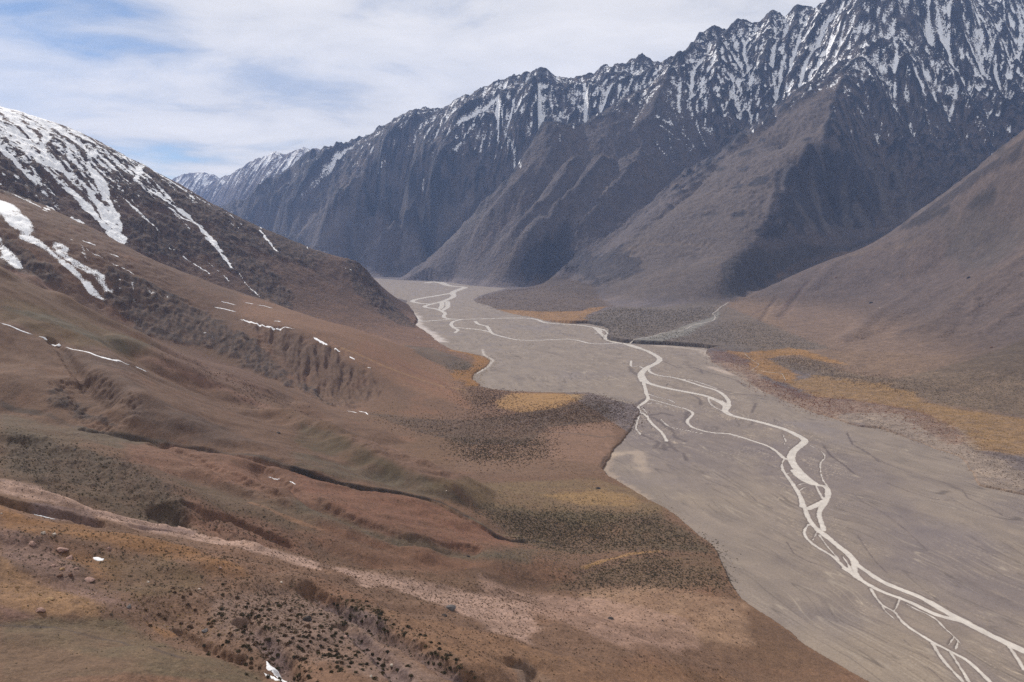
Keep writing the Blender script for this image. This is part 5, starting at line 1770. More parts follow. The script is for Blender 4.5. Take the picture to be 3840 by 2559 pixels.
pc = pc * np.array([0.69, 0.685, 0.665], np.float32)
# damp silt beside the water
damp = sstep(14, 1, CHD2) * sstep(-0.3, 0.3, fbm(PX, PY, 60, 3, 0.5, 92))
pc = blendc(pc, damp, C(116, 107, 104), 0.55)
pc = blendc(pc, sstep(2.6, 0.6, CHD2), C(104, 94, 90), 0.7)
# pale crust on the left bank and the far end
for nm, pts, wd, c, am in [
    ('CB', [(250, 485), (380, 560), (390, 640), (440, 665), (500, 700), (540, 740), (600, 780)], 40, (186, 178, 174), 0.7),
    ('CB', [(960, 850), (980, 900), (1060, 945), (1010, 1000), (920, 1060)], 8, (186, 180, 174), 0.6),
    ('C5', [(700, 385), (900, 400), (1050, 420), (1110, 470)], 30, (168, 158, 148), 0.5),
    ('C6', [(50, 350), (200, 400), (350, 420), (450, 520)], 26, (176, 160, 148), 0.6),
    ('C6', [(650, 590), (900, 660), (1200, 620), (1500, 740), (1700, 800), (1900, 960), (2200, 1180)], 32, (176, 158, 144), 0.55),
    ('C5', [(380, 1180), (330, 1290), (420, 1380), (640, 1510)], 14, (166, 148, 130), 0.4),
    ('C5', [(420, 1180), (560, 1170), (620, 1300)], 26, (166, 150, 134), 0.5),
]:
    g = flat(nm, pts)
    gx = [p[0] for p in g]
    gy = [p[1] for p in g]
    k = (PX > min(gx) - 90) & (PX < max(gx) + 90) & (PY > min(gy) - 90) & (PY < max(gy) + 90)
    d = seg_dist(PX[k], PY[k], g) + fbm(PX[k], PY[k], wd, 4, 0.6, 93) * wd * 0.9
    pc[k] = blendc(pc[k], sstep(wd, 0, d), C(*c), am)
for nm, pts, wd in [
    ('C5', [(785, 1085), (765, 1120), (775, 1150)], 7), ('C5', [(790, 1090), (820, 1130), (860, 1160)], 8), ('C5', [(680, 910), (760, 960), (830, 1010), (850, 1060), (915, 1088)], 7),
    ('C5', [(590, 1035), (680, 1075), (730, 1100), (700, 1140)], 6), ('C5', [(940, 870), (925, 920), (930, 960)], 8), ('C5', [(910, 1180), (930, 1230)], 5),
    ('C5', [(560, 820), (600, 790), (640, 770)], 8), ('C5', [(760, 500), (860, 545), (1000, 550), (1130, 590), (1300, 640), (1370, 690)], 5),
    ('C5', [(900, 520), (1030, 560), (1050, 590)], 5), ('C5', [(1170, 700), (1290, 740), (1450, 750), (1640, 780)], 4), ('C5', [(960, 740), (1030, 780), (1035, 820)], 6),
    ('C5', [(1440, 810), (1410, 880)], 5), ('C5', [(1940, 1130), (2000, 1200), (2100, 1270), (2170, 1330)], 3), ('C5', [(2110, 1030), (2150, 1110), (2260, 1170), (2350, 1240)], 3),
    ('C5', [(510, 540), (530, 575), (570, 600)], 10), ('C5', [(660, 900), (750, 880), (830, 900)], 9),
    ('C6', [(1050, 820), (1090, 910), (1200, 980), (1350, 1060), (1500, 1120), (1750, 1190), (1900, 1250), (1940, 1310), (2100, 1380), (2200, 1440), (2352, 1480)], 1.8),
    ('C6', [(870, 910), (930, 1000), (1020, 1060), (1110, 1135)], 2.2), ('C7', [(610, 540), (660, 620), (730, 665), (830, 700), (910, 730)], 1.3),
    ('C7', [(1130, 490), (1200, 600), (1270, 690), (1350, 765)], 1.2), ('C7', [(1470, 1255), (1560, 1340), (1650, 1390)], 0.9), ('C7', [(1640, 1450), (1760, 1560)], 0.9),
    ('C7', [(1090, 180), (1180, 250), (1300, 310), (1400, 380), (1500, 460), (1640, 600)], 1.2), ('C7', [(940, 1060), (1030, 1130), (1200, 1200), (1350, 1280)], 0.8),
    ('C7', [(0, 105), (200, 130), (330, 180), (390, 240), (500, 290)], 1.5), ('C7', [(1000, 560), (1060, 620)], 0.0),
    ('C6', [(1350, 1200), (1500, 1260), (1700, 1320), (1850, 1330)], 1.8), ('C7', [(2000, 560), (2170, 660)], 1.0), ('C7', [(1800, 200), (1960, 300), (2100, 350)], 1.1),
]:
    if wd <= 0:
        continue
    g = flat(nm, pts)
    gx = [p[0] for p in g]
    gy = [p[1] for p in g]
    k = (PX > min(gx) - 40) & (PX < max(gx) + 40) & (PY > min(gy) - 40) & (PY < max(gy) + 40)
    d = seg_dist(PX[k], PY[k], g) + fbm(PX[k], PY[k], 14, 3, 0.6, 94) * wd * 1.0
    m = sstep(wd, wd * 0.3, d)
    pc[k] = blendc(pc[k], m, C(84, 76, 76), 0.75)
    old[k] = np.maximum(old[k], m)
# pinker at the far right margin, sandbars under the red scrub
rs_ = sstep(0, -60, VS) 
edge_r = (NC > 120)
PZ = -0.35 * old + 0.12 * band + 0.05 * tiny
PZ = PZ - 1.3 * sstep(1.2, -2.0, CHD2)
PZ = np.where(VS > 0, np.minimum(PZ, 0.0), PZ) + 0.0
keepv = VS < 12
kp = keepv[:-1, :-1] & keepv[1:, 1:] & keepv[1:, :-1] & keepv[:-1, 1:]
f, used = grid_faces(ny, nx, kp)
mg, nt, bs = new_mat('gravel')
pos = geo_pos(nt)
n1 = noise(nt, pos, 0.35, 6, 0.7)
n2 = noise(nt, pos, 0.03, 5, 0.6)
c = mixc(nt, 1.0, attr(nt, 'tint').outputs['Color'], ramp(nt, n1, [(0.3, (0.82,) * 3), (0.7, (1.15,) * 3)]), 'MULTIPLY')
c = mixc(nt, 1.0, c, ramp(nt, n2, [(0.3, (0.90, 0.90, 0.92)), (0.7, (1.08, 1.07, 1.05))]), 'MULTIPLY')
nt.links.new(c, bs.inputs['Base Color'])
b = N(nt, 'ShaderNodeBump')
b.inputs['Strength'].default_value = 0.3
b.inputs['Distance'].default_value = 0.4
nt.links.new(noise(nt, pos, 0.6, 5, 0.6), b.inputs['Height'])
nt.links.new(b.outputs[0], bs.inputs['Normal'])
o = new_mesh_object('gravel_plain', np.stack([PX, PY, PZ], -1).reshape(-1, 3)[used], f, mg, True, {'tint': pc.reshape(-1, 3)[used].astype(np.float32)})
structure(o, 'flat grey gravel valley floor crossed by braided channels')

# water surface only where there are channels
wk = CHD2 < 5
kp = (wk[:-1, :-1] | wk[1:, 1:] | wk[1:, :-1] | wk[:-1, 1:]) & keepv[:-1, :-1]
f, used = grid_faces(ny, nx, kp)
mw, nt, bs = new_mat('silty_water')
pos = geo_pos(nt)
wc = ramp(nt, noise(nt, pos, 0.06, 6, 0.65), [(0.3, (0.38, 0.345, 0.31)), (0.5, (0.48, 0.44, 0.395)), (0.7, (0.57, 0.525, 0.47))])
shal = math_node(nt, 'ADD', math_node(nt, 'MULTIPLY', attr(nt, 'depth').outputs['Fac'], 0.42), math_node(nt, 'MULTIPLY', math_node(nt, 'SUBTRACT', noise(nt, pos, 0.22, 5, 0.65), 0.5), 1.3))
wc = mixc(nt, math_node(nt, 'ADD', shal, 0.25, True), (0.27, 0.235, 0.205), wc)
nt.links.new(wc, bs.inputs['Base Color'])
bs.inputs['Roughness'].default_value = 0.35
bs.inputs['Specular IOR Level'].default_value = 0.5
b = N(nt, 'ShaderNodeBump')
b.inputs['Strength'].default_value = 0.25
b.inputs['Distance'].default_value = 0.15
nt.links.new(noise(nt, pos, 0.7, 4, 0.6), b.inputs['Height'])
nt.links.new(b.outputs[0], bs.inputs['Normal'])
o = new_mesh_object('river', np.stack([PX, PY, np.full_like(PX, -0.6)], -1).reshape(-1, 3)[used], f, mw, True, {'depth': np.clip(-CHD2, 0, 6).ravel()[used]})
structure(o, 'milky pale braided river winding across the grey gravel')
print('river', time.time() - T0)
# ------------------------------------------------------------------ far snowy mountains at the head of the valley
F2 = Grid(-13000, -1000, 12600, 21000, 30.0)
fc = []
cr = [(380, 425, 19000), (425, 417, 18500), (460, 414, 18000), (500, 423, 17500), (530, 420, 16500), (560, 402, 15500), (600, 384, 15000),
      (625, 371, 14700), (645, 373, 14500), (665, 371, 14300), (700, 368, 14000), (760, 380, 13900)]
w = [at(u, v, y=y) for u, v, y in cr]
fc += densify(w, 4)
for x_, y_, z_ in w:
    fc.append((x_ + 200, y_ + 2600, z_ * 0.3))
    fc.append((x_ + 150, y_ - 1500, z_ * 0.33))
fc += [at(u, v, y=y) for u, v, y in [(420, 520, 15500), (500, 510, 15000), (560, 500, 13600), (600, 520, 13200), (480, 560, 13300), (660, 460, 13400), (620, 440, 13700)]]
fc += [(-12000, 13000, 300), (-12500, 18000, 1300), (-9000, 12700, 100), (-3000, 20500, 900), (-6500, 20500, 700)]
ff = make_rbf(fc)
H2 = ff(F2.X, F2.Y)
H2 += fbm(F2.X, F2.Y, 1300, 6, 0.55, 201, ridged=True) * 190
for it in range(3):
    A2 = blur(flow(H2 + fbm(F2.X, F2.Y, 150, 3, 0.6, 202) * 20, 30.0, 90000, 90, 300 + it, momentum=0.25), 1)
    H2 -= np.minimum(np.log1p(A2 / 2), 4) * 14
H2 += 60
conc2 = blur(H2, 5) - H2
f, used = grid_faces(*H2.shape, np.ones((H2.shape[0] - 1, H2.shape[1] - 1), bool))
st2_ = lic(H2, 30.0, 8, 5)
sn2 = -0.05 + 0.55 * sstep(700, 2100, H2) + 0.09 * st2_ + 0.010 * np.clip(conc2, -25, 25) + 0.15 * fbm(F2.X, F2.Y, 500, 3, 0.5, 7)
c2 = np.broadcast_to(C(92, 86, 92), H2.shape + (3,)).copy()
c2 = blendc(c2, sstep(0, 1.5, st2_), C(116, 104, 98), 0.6)
o = new_mesh_object('far_mountains', np.stack([F2.X, F2.Y, H2], -1).reshape(-1, 3), f, MAT_FARR, True,
                    {'tint': c2.reshape(-1, 3).astype(np.float32), 'snow': sn2.ravel().astype(np.float32)})
structure(o, 'small distant snow covered peaks at the head of the valley')

# ------------------------------------------------------------------ the air
me = bpy.data.meshes.new('haze')
X0, X1, Y0, Y1, Z0, Z1 = -14500, 12800, -1500, 21500, -30, 5200
vs = [(x, y, z) for x in (X0, X1) for y in (Y0, Y1) for z in (Z0, Z1)]
me.from_pydata(vs, [], [(0, 1, 3, 2), (4, 6, 7, 5), (0, 4, 5, 1), (2, 3, 7, 6), (0, 2, 6, 4), (1, 5, 7, 3)])
hz = bpy.data.objects.new('haze', me)
sc.collection.objects.link(hz)
mh = bpy.data.materials.new('haze')
mh.use_nodes = True
nt = mh.node_tree
nt.nodes.clear()
out = N(nt, 'ShaderNodeOutputMaterial')
pv = N(nt, 'ShaderNodeVolumePrincipled')
pv.inputs['Color'].default_value = (0.36, 0.55, 1.0, 1)
pv.inputs['Density'].default_value = 2.1e-5
pv.inputs['Anisotropy'].default_value = 0.15
nt.links.new(pv.outputs[0], out.inputs['Volume'])
me.materials.append(mh)
hz['kind'] = 'stuff'
hz['label'] = 'thin blue air haze filling the valley'

# ------------------------------------------------------------------ stream over the side fan
def ground_z(xs, ys):
    xs = np.asarray(xs, float)
    ys = np.asarray(ys, float)
    h, sd = final_height(xs.reshape(1, -1), ys.reshape(1, -1))
    return np.maximum(h[0], 0)


def ribbon(name, w, half, mat, lift=0.3, step=4.0, thick=0.0, jag=0.3, seed=1, parent=None, taper=True):
    """strip that follows the ground along a plan line"""
    P = [np.array(w[0][:2])]
    for a, b in zip(w[:-1], w[1:]):
        a, b = np.array(a[:2]), np.array(b[:2])
        L = np.linalg.norm(b - a)
        n = max(1, int(L / step))
        for k in range(1, n + 1):
            P.append(a + (b - a) * k / n)
    P = np.array(P)
    for _ in range(3):
        if len(P) > 3:
            P[1:-1] = 0.25 * P[:-2] + 0.5 * P[1:-1] + 0.25 * P[2:]
    T = np.gradient(P, axis=0)
    T /= np.linalg.norm(T, axis=1, keepdims=True) + 1e-9
    Nn = np.stack([-T[:, 1], T[:, 0]], 1)
    n = len(P)
    s = np.arange(n) * step
    hw = half * (1 + jag * fbm(s, s * 0 + seed * 7.7, half * 3.0, 3, 0.6, seed))
    if taper:
        hw = hw * np.clip(np.minimum(np.arange(n), np.arange(n)[::-1]) / max(2, n * 0.15), 0.12, 1)
    M = 6
    V = []
    for j in range(M + 1):
        f = -1 + 2 * j / M
        off = hw * (f + 0.15 * jag * fbm(s, s * 0 + j * 3.3, half * 1.2, 2, 0.6, seed + 3))
        q = P + Nn * off[:, None]
        z = ground_z(q[:, 0], q[:, 1]) + (lift * (1 - f * f) + 0.0) + (0.06 if abs(f) < 1 else -0.3)
        V.append(np.c_[q, z])
    V = np.stack(V, 1)
    f, used = grid_faces(n, M + 1, np.ones((n - 1, M), bool))
    c = V.reshape(-1, 3)
    return new_mesh_object(name, c, f, mat, True, None, parent)


st_pts = PD('C5', [(1235, 70), (1185, 98), (1150, 132), (1120, 152), (1145, 178), (1130, 200), (1060, 218), (1000, 230), (965, 240), (940, 258),
                   (870, 280), (750, 292), (700, 310), (640, 330), (580, 350), (520, 368), (490, 374)])
o = ribbon('side_stream', st_pts, 5.0, mw, 0.5, 14, jag=0.4, taper=False)
structure(o, 'thin pale stream crossing the shrub covered side fan')
pond = PD('C6', [(300, 258), (340, 285), (375, 310), (405, 325), (385, 350), (345, 368), (420, 375), (500, 388), (570, 392), (585, 415), (600, 450)])
o = ribbon('terrace_brook', pond, 1.2, mw, 0.3, 6, jag=0.8, taper=False)
structure(o, 'small brook winding through the golden terrace on the right')

# ------------------------------------------------------------------ snow patches
msn, nt, bs = new_mat('old_snow')
pos = geo_pos(nt)
nt.links.new(ramp(nt, noise(nt, pos, 0.5, 5, 0.6), [(0.3, (0.72, 0.73, 0.76)), (0.7, (0.86, 0.86, 0.87))]), bs.inputs['Base Color'])
b = N(nt, 'ShaderNodeBump')
b.inputs['Distance'].default_value = 0.4
nt.links.new(noise(nt, pos, 0.8, 5, 0.6), b.inputs['Height'])
nt.links.new(b.outputs[0], bs.inputs['Normal'])
SNOWP = [
    ('CL', [(0, 735), (60, 750), (150, 790), (220, 820), (290, 850)], 1.6, 'long thin snow strip at the left edge, on the brown bench below the green slope'),
    ('CL', [(345, 880), (385, 895), (420, 908)], 1.6, 'short snow strip between two longer ones on the brown bench'),
    ('CL', [(452, 935), (500, 948), (540, 962)], 2.2, 'short snow strip at the head of the narrow V gully'),
    ('CL', [(582, 982), (700, 1005), (850, 1035), (1000, 1065), (1140, 1102)], 3.0, 'long bright snow drift below the olive green slope on the left'),
    ('CL', [(1195, 1122), (1240, 1138), (1295, 1166)], 1.3, 'thin broken snow strip just right of the long snow drift'),
    ('CN', [(0, 462), (100, 492), (200, 520), (300, 540), (400, 540), (480, 545)], 4.2, 'broad snow cornice along the top of the gullied brown face'),
    ('CN', [(45, 320), (80, 325), (120, 332)], 2.4, 'small snow streak high on the tan shoulder, left of a longer one'),
    ('CN', [(150, 340), (220, 350), (290, 370)], 2.4, 'curved snow streak high on the tan shoulder above the cornice'),
    ('CN', [(300, 482), (335, 484), (362, 487)], 2.4, 'tiny snow streak on the tan shoulder just above the cornice end'),
    ('CN', [(650, 627), (700, 657), (740, 675), (775, 695)], 5.0, 'snow drift at the crest of the reddish gullied face'),
    ('CN', [(835, 722), (860, 735), (884, 744)], 3.6, 'small snow drift lower on the crest of the reddish gullied face'),
    ('CN', [(965, 797), (990, 810), (1015, 822)], 2.6, 'lowest but one snow scrap on the gullied crest'),
    ('CN', [(1125, 890), (1140, 894), (1156, 899)], 2.0, 'lowest snow scrap on the crest above the golden meadow'),
    ('CN', [(945, 1276), (990, 1282), (1035, 1293)], 1.6, 'snow sliver at the foot of the gullied face, left of a forked one'),
    ('CN', [(1045, 1276), (1080, 1284), (1110, 1288), (1130, 1308)], 1.9, 'forked snow scrap at the foot of the gullied face'),
    ('CL', [(1950, 546), (2010, 558), (2080, 576)], 2.6, 'upper one of two parallel snow streaks on the greenish shoulder'),
    ('CL', [(1890, 598), (1980, 612), (2085, 636)], 2.6, 'lower one of two parallel snow streaks on the greenish shoulder'),
    ('CL', [(725, 12), (790, 40), (848, 56)], 5.0, 'upper short snow streak on the brown rib above the white chute'),
    ('CL', [(968, 130), (1010, 148), (1050, 163)], 4.0, 'lower short snow streak on the brown rib right of the white chute'),
    ('CC', [(402, 36), (440, 48), (490, 66)], 0.8, 'small snow scrap in the fold of the orange slope'),
    ('CC', [(560, 92), (580, 100), (605, 116)], 0.8, 'tiny snow scrap just below another in the fold of the orange slope'),
    ('CA', [(250, 340), (320, 356), (405, 372)], 0.7, 'thin dirty snow strip under the purple bank near the left edge'),
    ('CA', [(685, 650), (715, 662), (740, 672), (765, 664)], 1.9, 'bright white snow patch on the rusty grass near the lower left'),
    ('CA', [(1960, 1420), (2000, 1450), (2050, 1490), (2090, 1525)], 3.0, 'bright white snow patch at the bottom edge beside a grey gully'),
    ('CA', [(1940, 1505), (2000, 1535), (2060, 1560)], 0.9, 'thin snow strip just under the white patch at the bottom edge'),
]
for nm, pts, hw, lab in SNOWP:
    g = PD(nm, pts)
    if len(g) < 2:
        continue
    L = sum(math.dist(a, b) for a, b in zip(g[:-1], g[1:]))
    o = ribbon('snow_patch', g, hw, msn, 0.35, max(0.5, L / 60), jag=0.9, seed=len(lab))
    o['label'] = lab
    o['category'] = 'snow patch'
    o['group'] = 'small snow patches on the left slopes'
print('snow', time.time() - T0)

# ------------------------------------------------------------------ boulders
import bmesh


def rock_mat(name, rgb):
    m, nt, bs = new_mat(name)
    tc = N(nt, 'ShaderNodeTexCoord')
    c0 = C(*rgb)
    n1 = noise(nt, tc.outputs['Object'], 1.6, 6, 0.65)
    nt.links.new(ramp(nt, n1, [(0.3, tuple(float(a) for a in c0 * 0.6)), (0.55, tuple(float(a) for a in c0)), (0.75, tuple(float(min(1, a * 1.35)) for a in c0))]), bs.inputs['Base Color'])
    b = N(nt, 'ShaderNodeBump')
    b.inputs['Distance'].default_value = 0.25
    nt.links.new(noise(nt, tc.outputs['Object'], 2.5, 6, 0.65), b.inputs['Height'])
    nt.links.new(b.outputs[0], bs.inputs['Normal'])
    return m


RM = {'pink': rock_mat('pink_rock', (150, 122, 112)), 'grey': rock_mat('grey_rock', (96, 92, 92)), 'dark': rock_mat('dark_rock', (62, 56, 54)),
      'tan': rock_mat('tan_rock', (150, 122, 92)), 'pale': rock_mat('pale_rock', (176, 164, 152)), 'brown': rock_mat('brown_rock', (98, 74, 62))}


def boulder_mesh(seed, flat_=0.7):
    rs = np.random.RandomState(seed)
    bm = bmesh.new()
    bmesh.ops.create_icosphere(bm, subdivisions=3, radius=1.0)
    planes = [(Vector(rs.normal(size=3)).normalized(), 0.55 + 0.3 * rs.rand()) for _ in range(9)]
    for v in bm.verts:
        p = v.co.copy()
        for n_, d_ in planes:
            k = p.dot(n_) - d_
            if k > 0:
                p -= n_ * k * 0.85
        q = p * 1.9 + Vector((seed * 3.1, 0, 0))
        p *= 1 + 0.16 * float(perlin(np.array([q.x + q.z * .7]), np.array([q.y - q.z * .6]), 3)[0])
        v.co = Vector((p.x * 1.15, p.y * 0.9, p.z * flat_))
    me = bpy.data.meshes.new('boulder')
    bm.to_mesh(me)
    bm.free()
    return me


BM = [boulder_mesh(s, f) for s, f in ((1, .75), (2, .6), (3, .85), (4, .5), (5, .7))]
BOULD = [
    ('CA', 455, 590, 95, 'pink', 3, 'large flat pink boulder at the lower left above the rusty grass'),
    ('CA', 512, 660, 55, 'pink', 0, 'rounded pink boulder just below the large flat pink one'),
    ('CA', 315, 477, 38, 'pale', 2, 'pale boulder in the rusty grass, left one of a pair'),
    ('CA', 396, 488, 38, 'pale', 0, 'pale boulder in the rusty grass, right one of a pair'),
    ('CA', 240, 556, 56, 'pink', 1, 'pinkish boulder among shrubs left of the large flat one'),
    ('CA', 800, 588, 36, 'pink', 2, 'small pink boulder amid a rubble cluster above the white snow patch'),
    ('CA', 300, 1046, 70, 'pink', 1, 'low pink boulder on the tan grass above the green slope'),
    ('CA', 130, 870, 36, 'tan', 2, 'tan boulder alone on pale grass at the left edge'),
    ('CA', 370, 955, 58, 'tan', 3, 'low tan boulder half sunk in pale grass'),
    ('CA', 655, 822, 78, 'pink', 3, 'long pinkish slab of rock below the snow patch'),
    ('CA', 455, 742, 40, 'tan', 0, 'orange tinted boulder on top of the pink rubble heap'),
    ('CA', 515, 790, 40, 'brown', 2, 'brown boulder low in the pink rubble heap'),
    ('CA', 440, 800, 40, 'brown', 4, 'reddish boulder at the left foot of the rubble heap'),
    ('CA', 390, 720, 34, 'pink', 4, 'small pink boulder left in the rubble heap'),
    ('CA', 560, 740, 34, 'pink', 1, 'small pink boulder right in the rubble heap'),
    ('CA', 1508, 1196, 52, 'grey', 0, 'grey boulder beside the head of the lower grey gully'),
    ('CA', 12, 330, 18, 'pale', 2, 'small white stone at the left edge under the pink bank'),
    ('CA', 1620, 735, 26, 'pink', 0, 'small pink stone in the rusty grass band'),
    ('CA', 1090, 838, 26, 'pale', 2, 'small pale stone above a dark shrub in the hollow'),
    ('CA', 1465, 885, 24, 'pale', 1, 'pale stone among the densest shrubs'),
    ('CA', 950, 1015, 40, 'grey', 0, 'grey boulder in the stony gully floor'),
    ('CC', 690, 1105, 80, 'dark', 2, 'large dark boulder among shrubs near the bottom'),
    ('CC', 1742, 1030, 78, 'grey', 1, 'grey boulder with a rounded top among scattered shrubs on the pink slope'),
    ('CC', 1700, 1085, 46, 'dark', 3, 'dark flat boulder below the rounded grey one'),
    ('CC', 1312, 1412, 42, 'pale', 0, 'pale boulder in the shrubs between two grey gullies'),
    ('CC', 970, 1240, 36, 'pink', 1, 'small pink boulder beside the middle gully'),
    ('CC', 1160, 1530, 28, 'pale', 2, 'small white stone at the bottom edge between gullies'),
    ('CC', 1872, 642, 30, 'dark', 1, 'lone black boulder on the grey green slope below the orange one'),
    ('CC', 1275, 905, 34, 'brown', 3, 'flat brown stone on the pale pink rib'),
    ('CC', 500, 832, 22, 'pale', 0, 'small pale stone on the brown flat left of the grey gully'),
    ('C8', 1260, 146, 34, 'dark', 1, 'lone dark boulder on the golden fan near the plain'),
    ('C8', 145, 197, 14, 'pale', 0, 'small white stone beside the dark stream line'),
    ('C8', 1350, 1105, 52, 'dark', 3, 'flat dark rock on the pink slope near the bottom'),
    ('C8', 2245, 1038, 24, 'dark', 2, 'dark boulder near the edge of the grey plain'),
    ('C8', 1735, 1118, 20, 'dark', 4, 'small dark boulder on the pink slope, right of the flat one'),
    ('CR', 970, 1064, 20, 'brown', 0, 'brown boulder high on the rose brown hill'),
    ('CR', 1226, 1250, 30, 'dark', 2, 'dark boulder with a light top in the middle of the rose brown hill'),
    ('CR', 1945, 1064, 38, 'dark', 1, 'large dark boulder high on the right of the rose brown hill'),
    ('CR', 805, 1195, 11, 'brown', 4, 'tiny brown boulder left of the dark one on the hill'),
    ('CR', 830, 1266, 12, 'brown', 2, 'small brown boulder below the tiny one on the hill'),
    ('CR', 972, 1293, 12, 'brown', 0, 'small brown boulder at mid height of the hill'),
    ('CR', 1185, 960, 10, 'pale', 0, 'small white stone near the crest of the hill'),
    ('CR', 1292, 1303, 11, 'pale', 2, 'small white stone right below the dark boulder'),
    ('C6', 2115, 205, 30, 'brown', 1, 'brown boulder at the right edge of the hill foot'),
    ('CE', 550, 372, 26, 'grey', 2, 'grey rock with a white top above the dark outcrops'),
    ('CE', 2045, 243, 34, 'dark', 3, 'flat dark rock on the olive brown slope'),
]
for i, (nm, cxp, cyp, szp, kind, mi, lab) in enumerate(BOULD):
    u, v = crop(nm, [(cxp, cyp)])[0]
    q = hit(u, v)
    if q is None:
        continue
    x, y, z = q
    z = float(ground_z([x], [y])[0])
    sc_ = {'CA': .5102, 'CC': .5102, 'C8': .5102, 'CR': .5102, 'C6': .5102, 'CE': .5102}[nm]
    r = 0.5 * szp * sc_ * math.hypot(y, CAM_H - z) / FS * 0.95
    me = BM[mi].copy()
    me.materials.append(RM[kind])
    o = bpy.data.objects.new('boulder', me)
    o.location = (x, y, z + r * 0.05)
    o.scale = (r, r, r)
    rr = random.Random(i)
    o.rotation_euler = (rr.uniform(-.2, .2), rr.uniform(-.2, .2), rr.uniform(0, 6.28))
    o['label'] = lab
    o['category'] = 'boulder'
    o['group'] = 'boulders on the slopes'
    sc.collection.objects.link(o)

# ------------------------------------------------------------------ shrubs
rs = np.random.RandomState(11)


def leaf_mat(name, rgb1, rgb2):
    m, nt, bs = new_mat(name)
    pos = geo_pos(nt)
    oi = nt.nodes.new('ShaderNodeObjectInfo')
    a = tuple(float(q) for q in C(*rgb1))
    b_ = tuple(float(q) for q in C(*rgb2))
    n1 = noise(nt, pos, 0.9, 4, 0.7)
    n2 = noise(nt, pos, 0.05, 2, 0.5)
    f = math_node(nt, 'ADD', math_node(nt, 'MULTIPLY', n1, 0.6), math_node(nt, 'MULTIPLY', n2, 0.4))
    nt.links.new(ramp(nt, f, [(0.36, a), (0.62, b_)]), bs.inputs['Base Color'])
    return m


SM = {'green': leaf_mat('shrub_green', (58, 54, 43), (92, 82, 62)), 'brown': leaf_mat('shrub_brown', (74, 60, 50), (110, 88, 70)),
      'red': leaf_mat('shrub_red', (104, 68, 52), (140, 96, 72)), 'grass': leaf_mat('tussock', (120, 98, 58), (166, 138, 84)),
      'dim': leaf_mat('shrub_dim', (84, 76, 66), (118, 106, 88))}


def tuft(seed, nb, spread=1.0, up=0.75, curl=0.2):
    """leafy cushion: many small leaf clusters over a low dome; returns verts, tris"""
    r = np.random.RandomState(seed)
    V, F = [], []
    lobes = [(r.normal(0, .27, 2), 0.55 + 0.3 * r.rand()) for _ in range(4)]
    for k in range(nb):
        c, lr = lobes[k % 4]
        az = r.rand() * 6.283
        el = math.acos(1 - r.rand()) * 0.95
        rad = lr * (0.75 + 0.35 * r.rand())
        p = np.array([c[0] * spread + rad * math.sin(el) * math.cos(az), c[1] * spread + rad * math.sin(el) * math.sin(az), up * rad * math.cos(el) * 1.15 + 0.02])
        s = (0.16 + 0.16 * r.rand()) * (1.15 if nb > 40 else 1.9)
        d1 = r.normal(size=3)
        d1 /= np.linalg.norm(d1)
        d2 = np.cross(d1, r.normal(size=3))
        d2 /= np.linalg.norm(d2)
        i0 = len(V)
        V += [p - d1 * s * .5, p + d2 * s * .5, p + d1 * s * .9, p - d2 * s * .45 + np.array([0, 0, s * .3])]
        F += [(i0, i0 + 1, i0 + 2), (i0, i0 + 2, i0 + 3)]
    # a few woody stems and a solid core
    for k in range(5 if nb > 40 else 3):
        az = k * 6.283 / 5 + r.rand()
        rr_ = 0.55
        i0 = len(V)
        V += [np.array([0, 0, -0.15]), np.array([math.cos(az) * rr_, math.sin(az) * rr_, -0.1]), np.array([math.cos(az + 1.1) * rr_, math.sin(az + 1.1) * rr_, -0.1]),
              np.array([math.cos(az + .5) * .22, math.sin(az + .5) * .22, 0.55 * up])]
        F += [(i0, i0 + 1, i0 + 3), (i0 + 1, i0 + 2, i0 + 3), (i0, i0 + 3, i0 + 2)]
    return np.array(V), np.array(F)


BIG = [tuft(s, 170) for s in range(6)]
SMALL = [tuft(s + 20, 14) for s in range(8)]

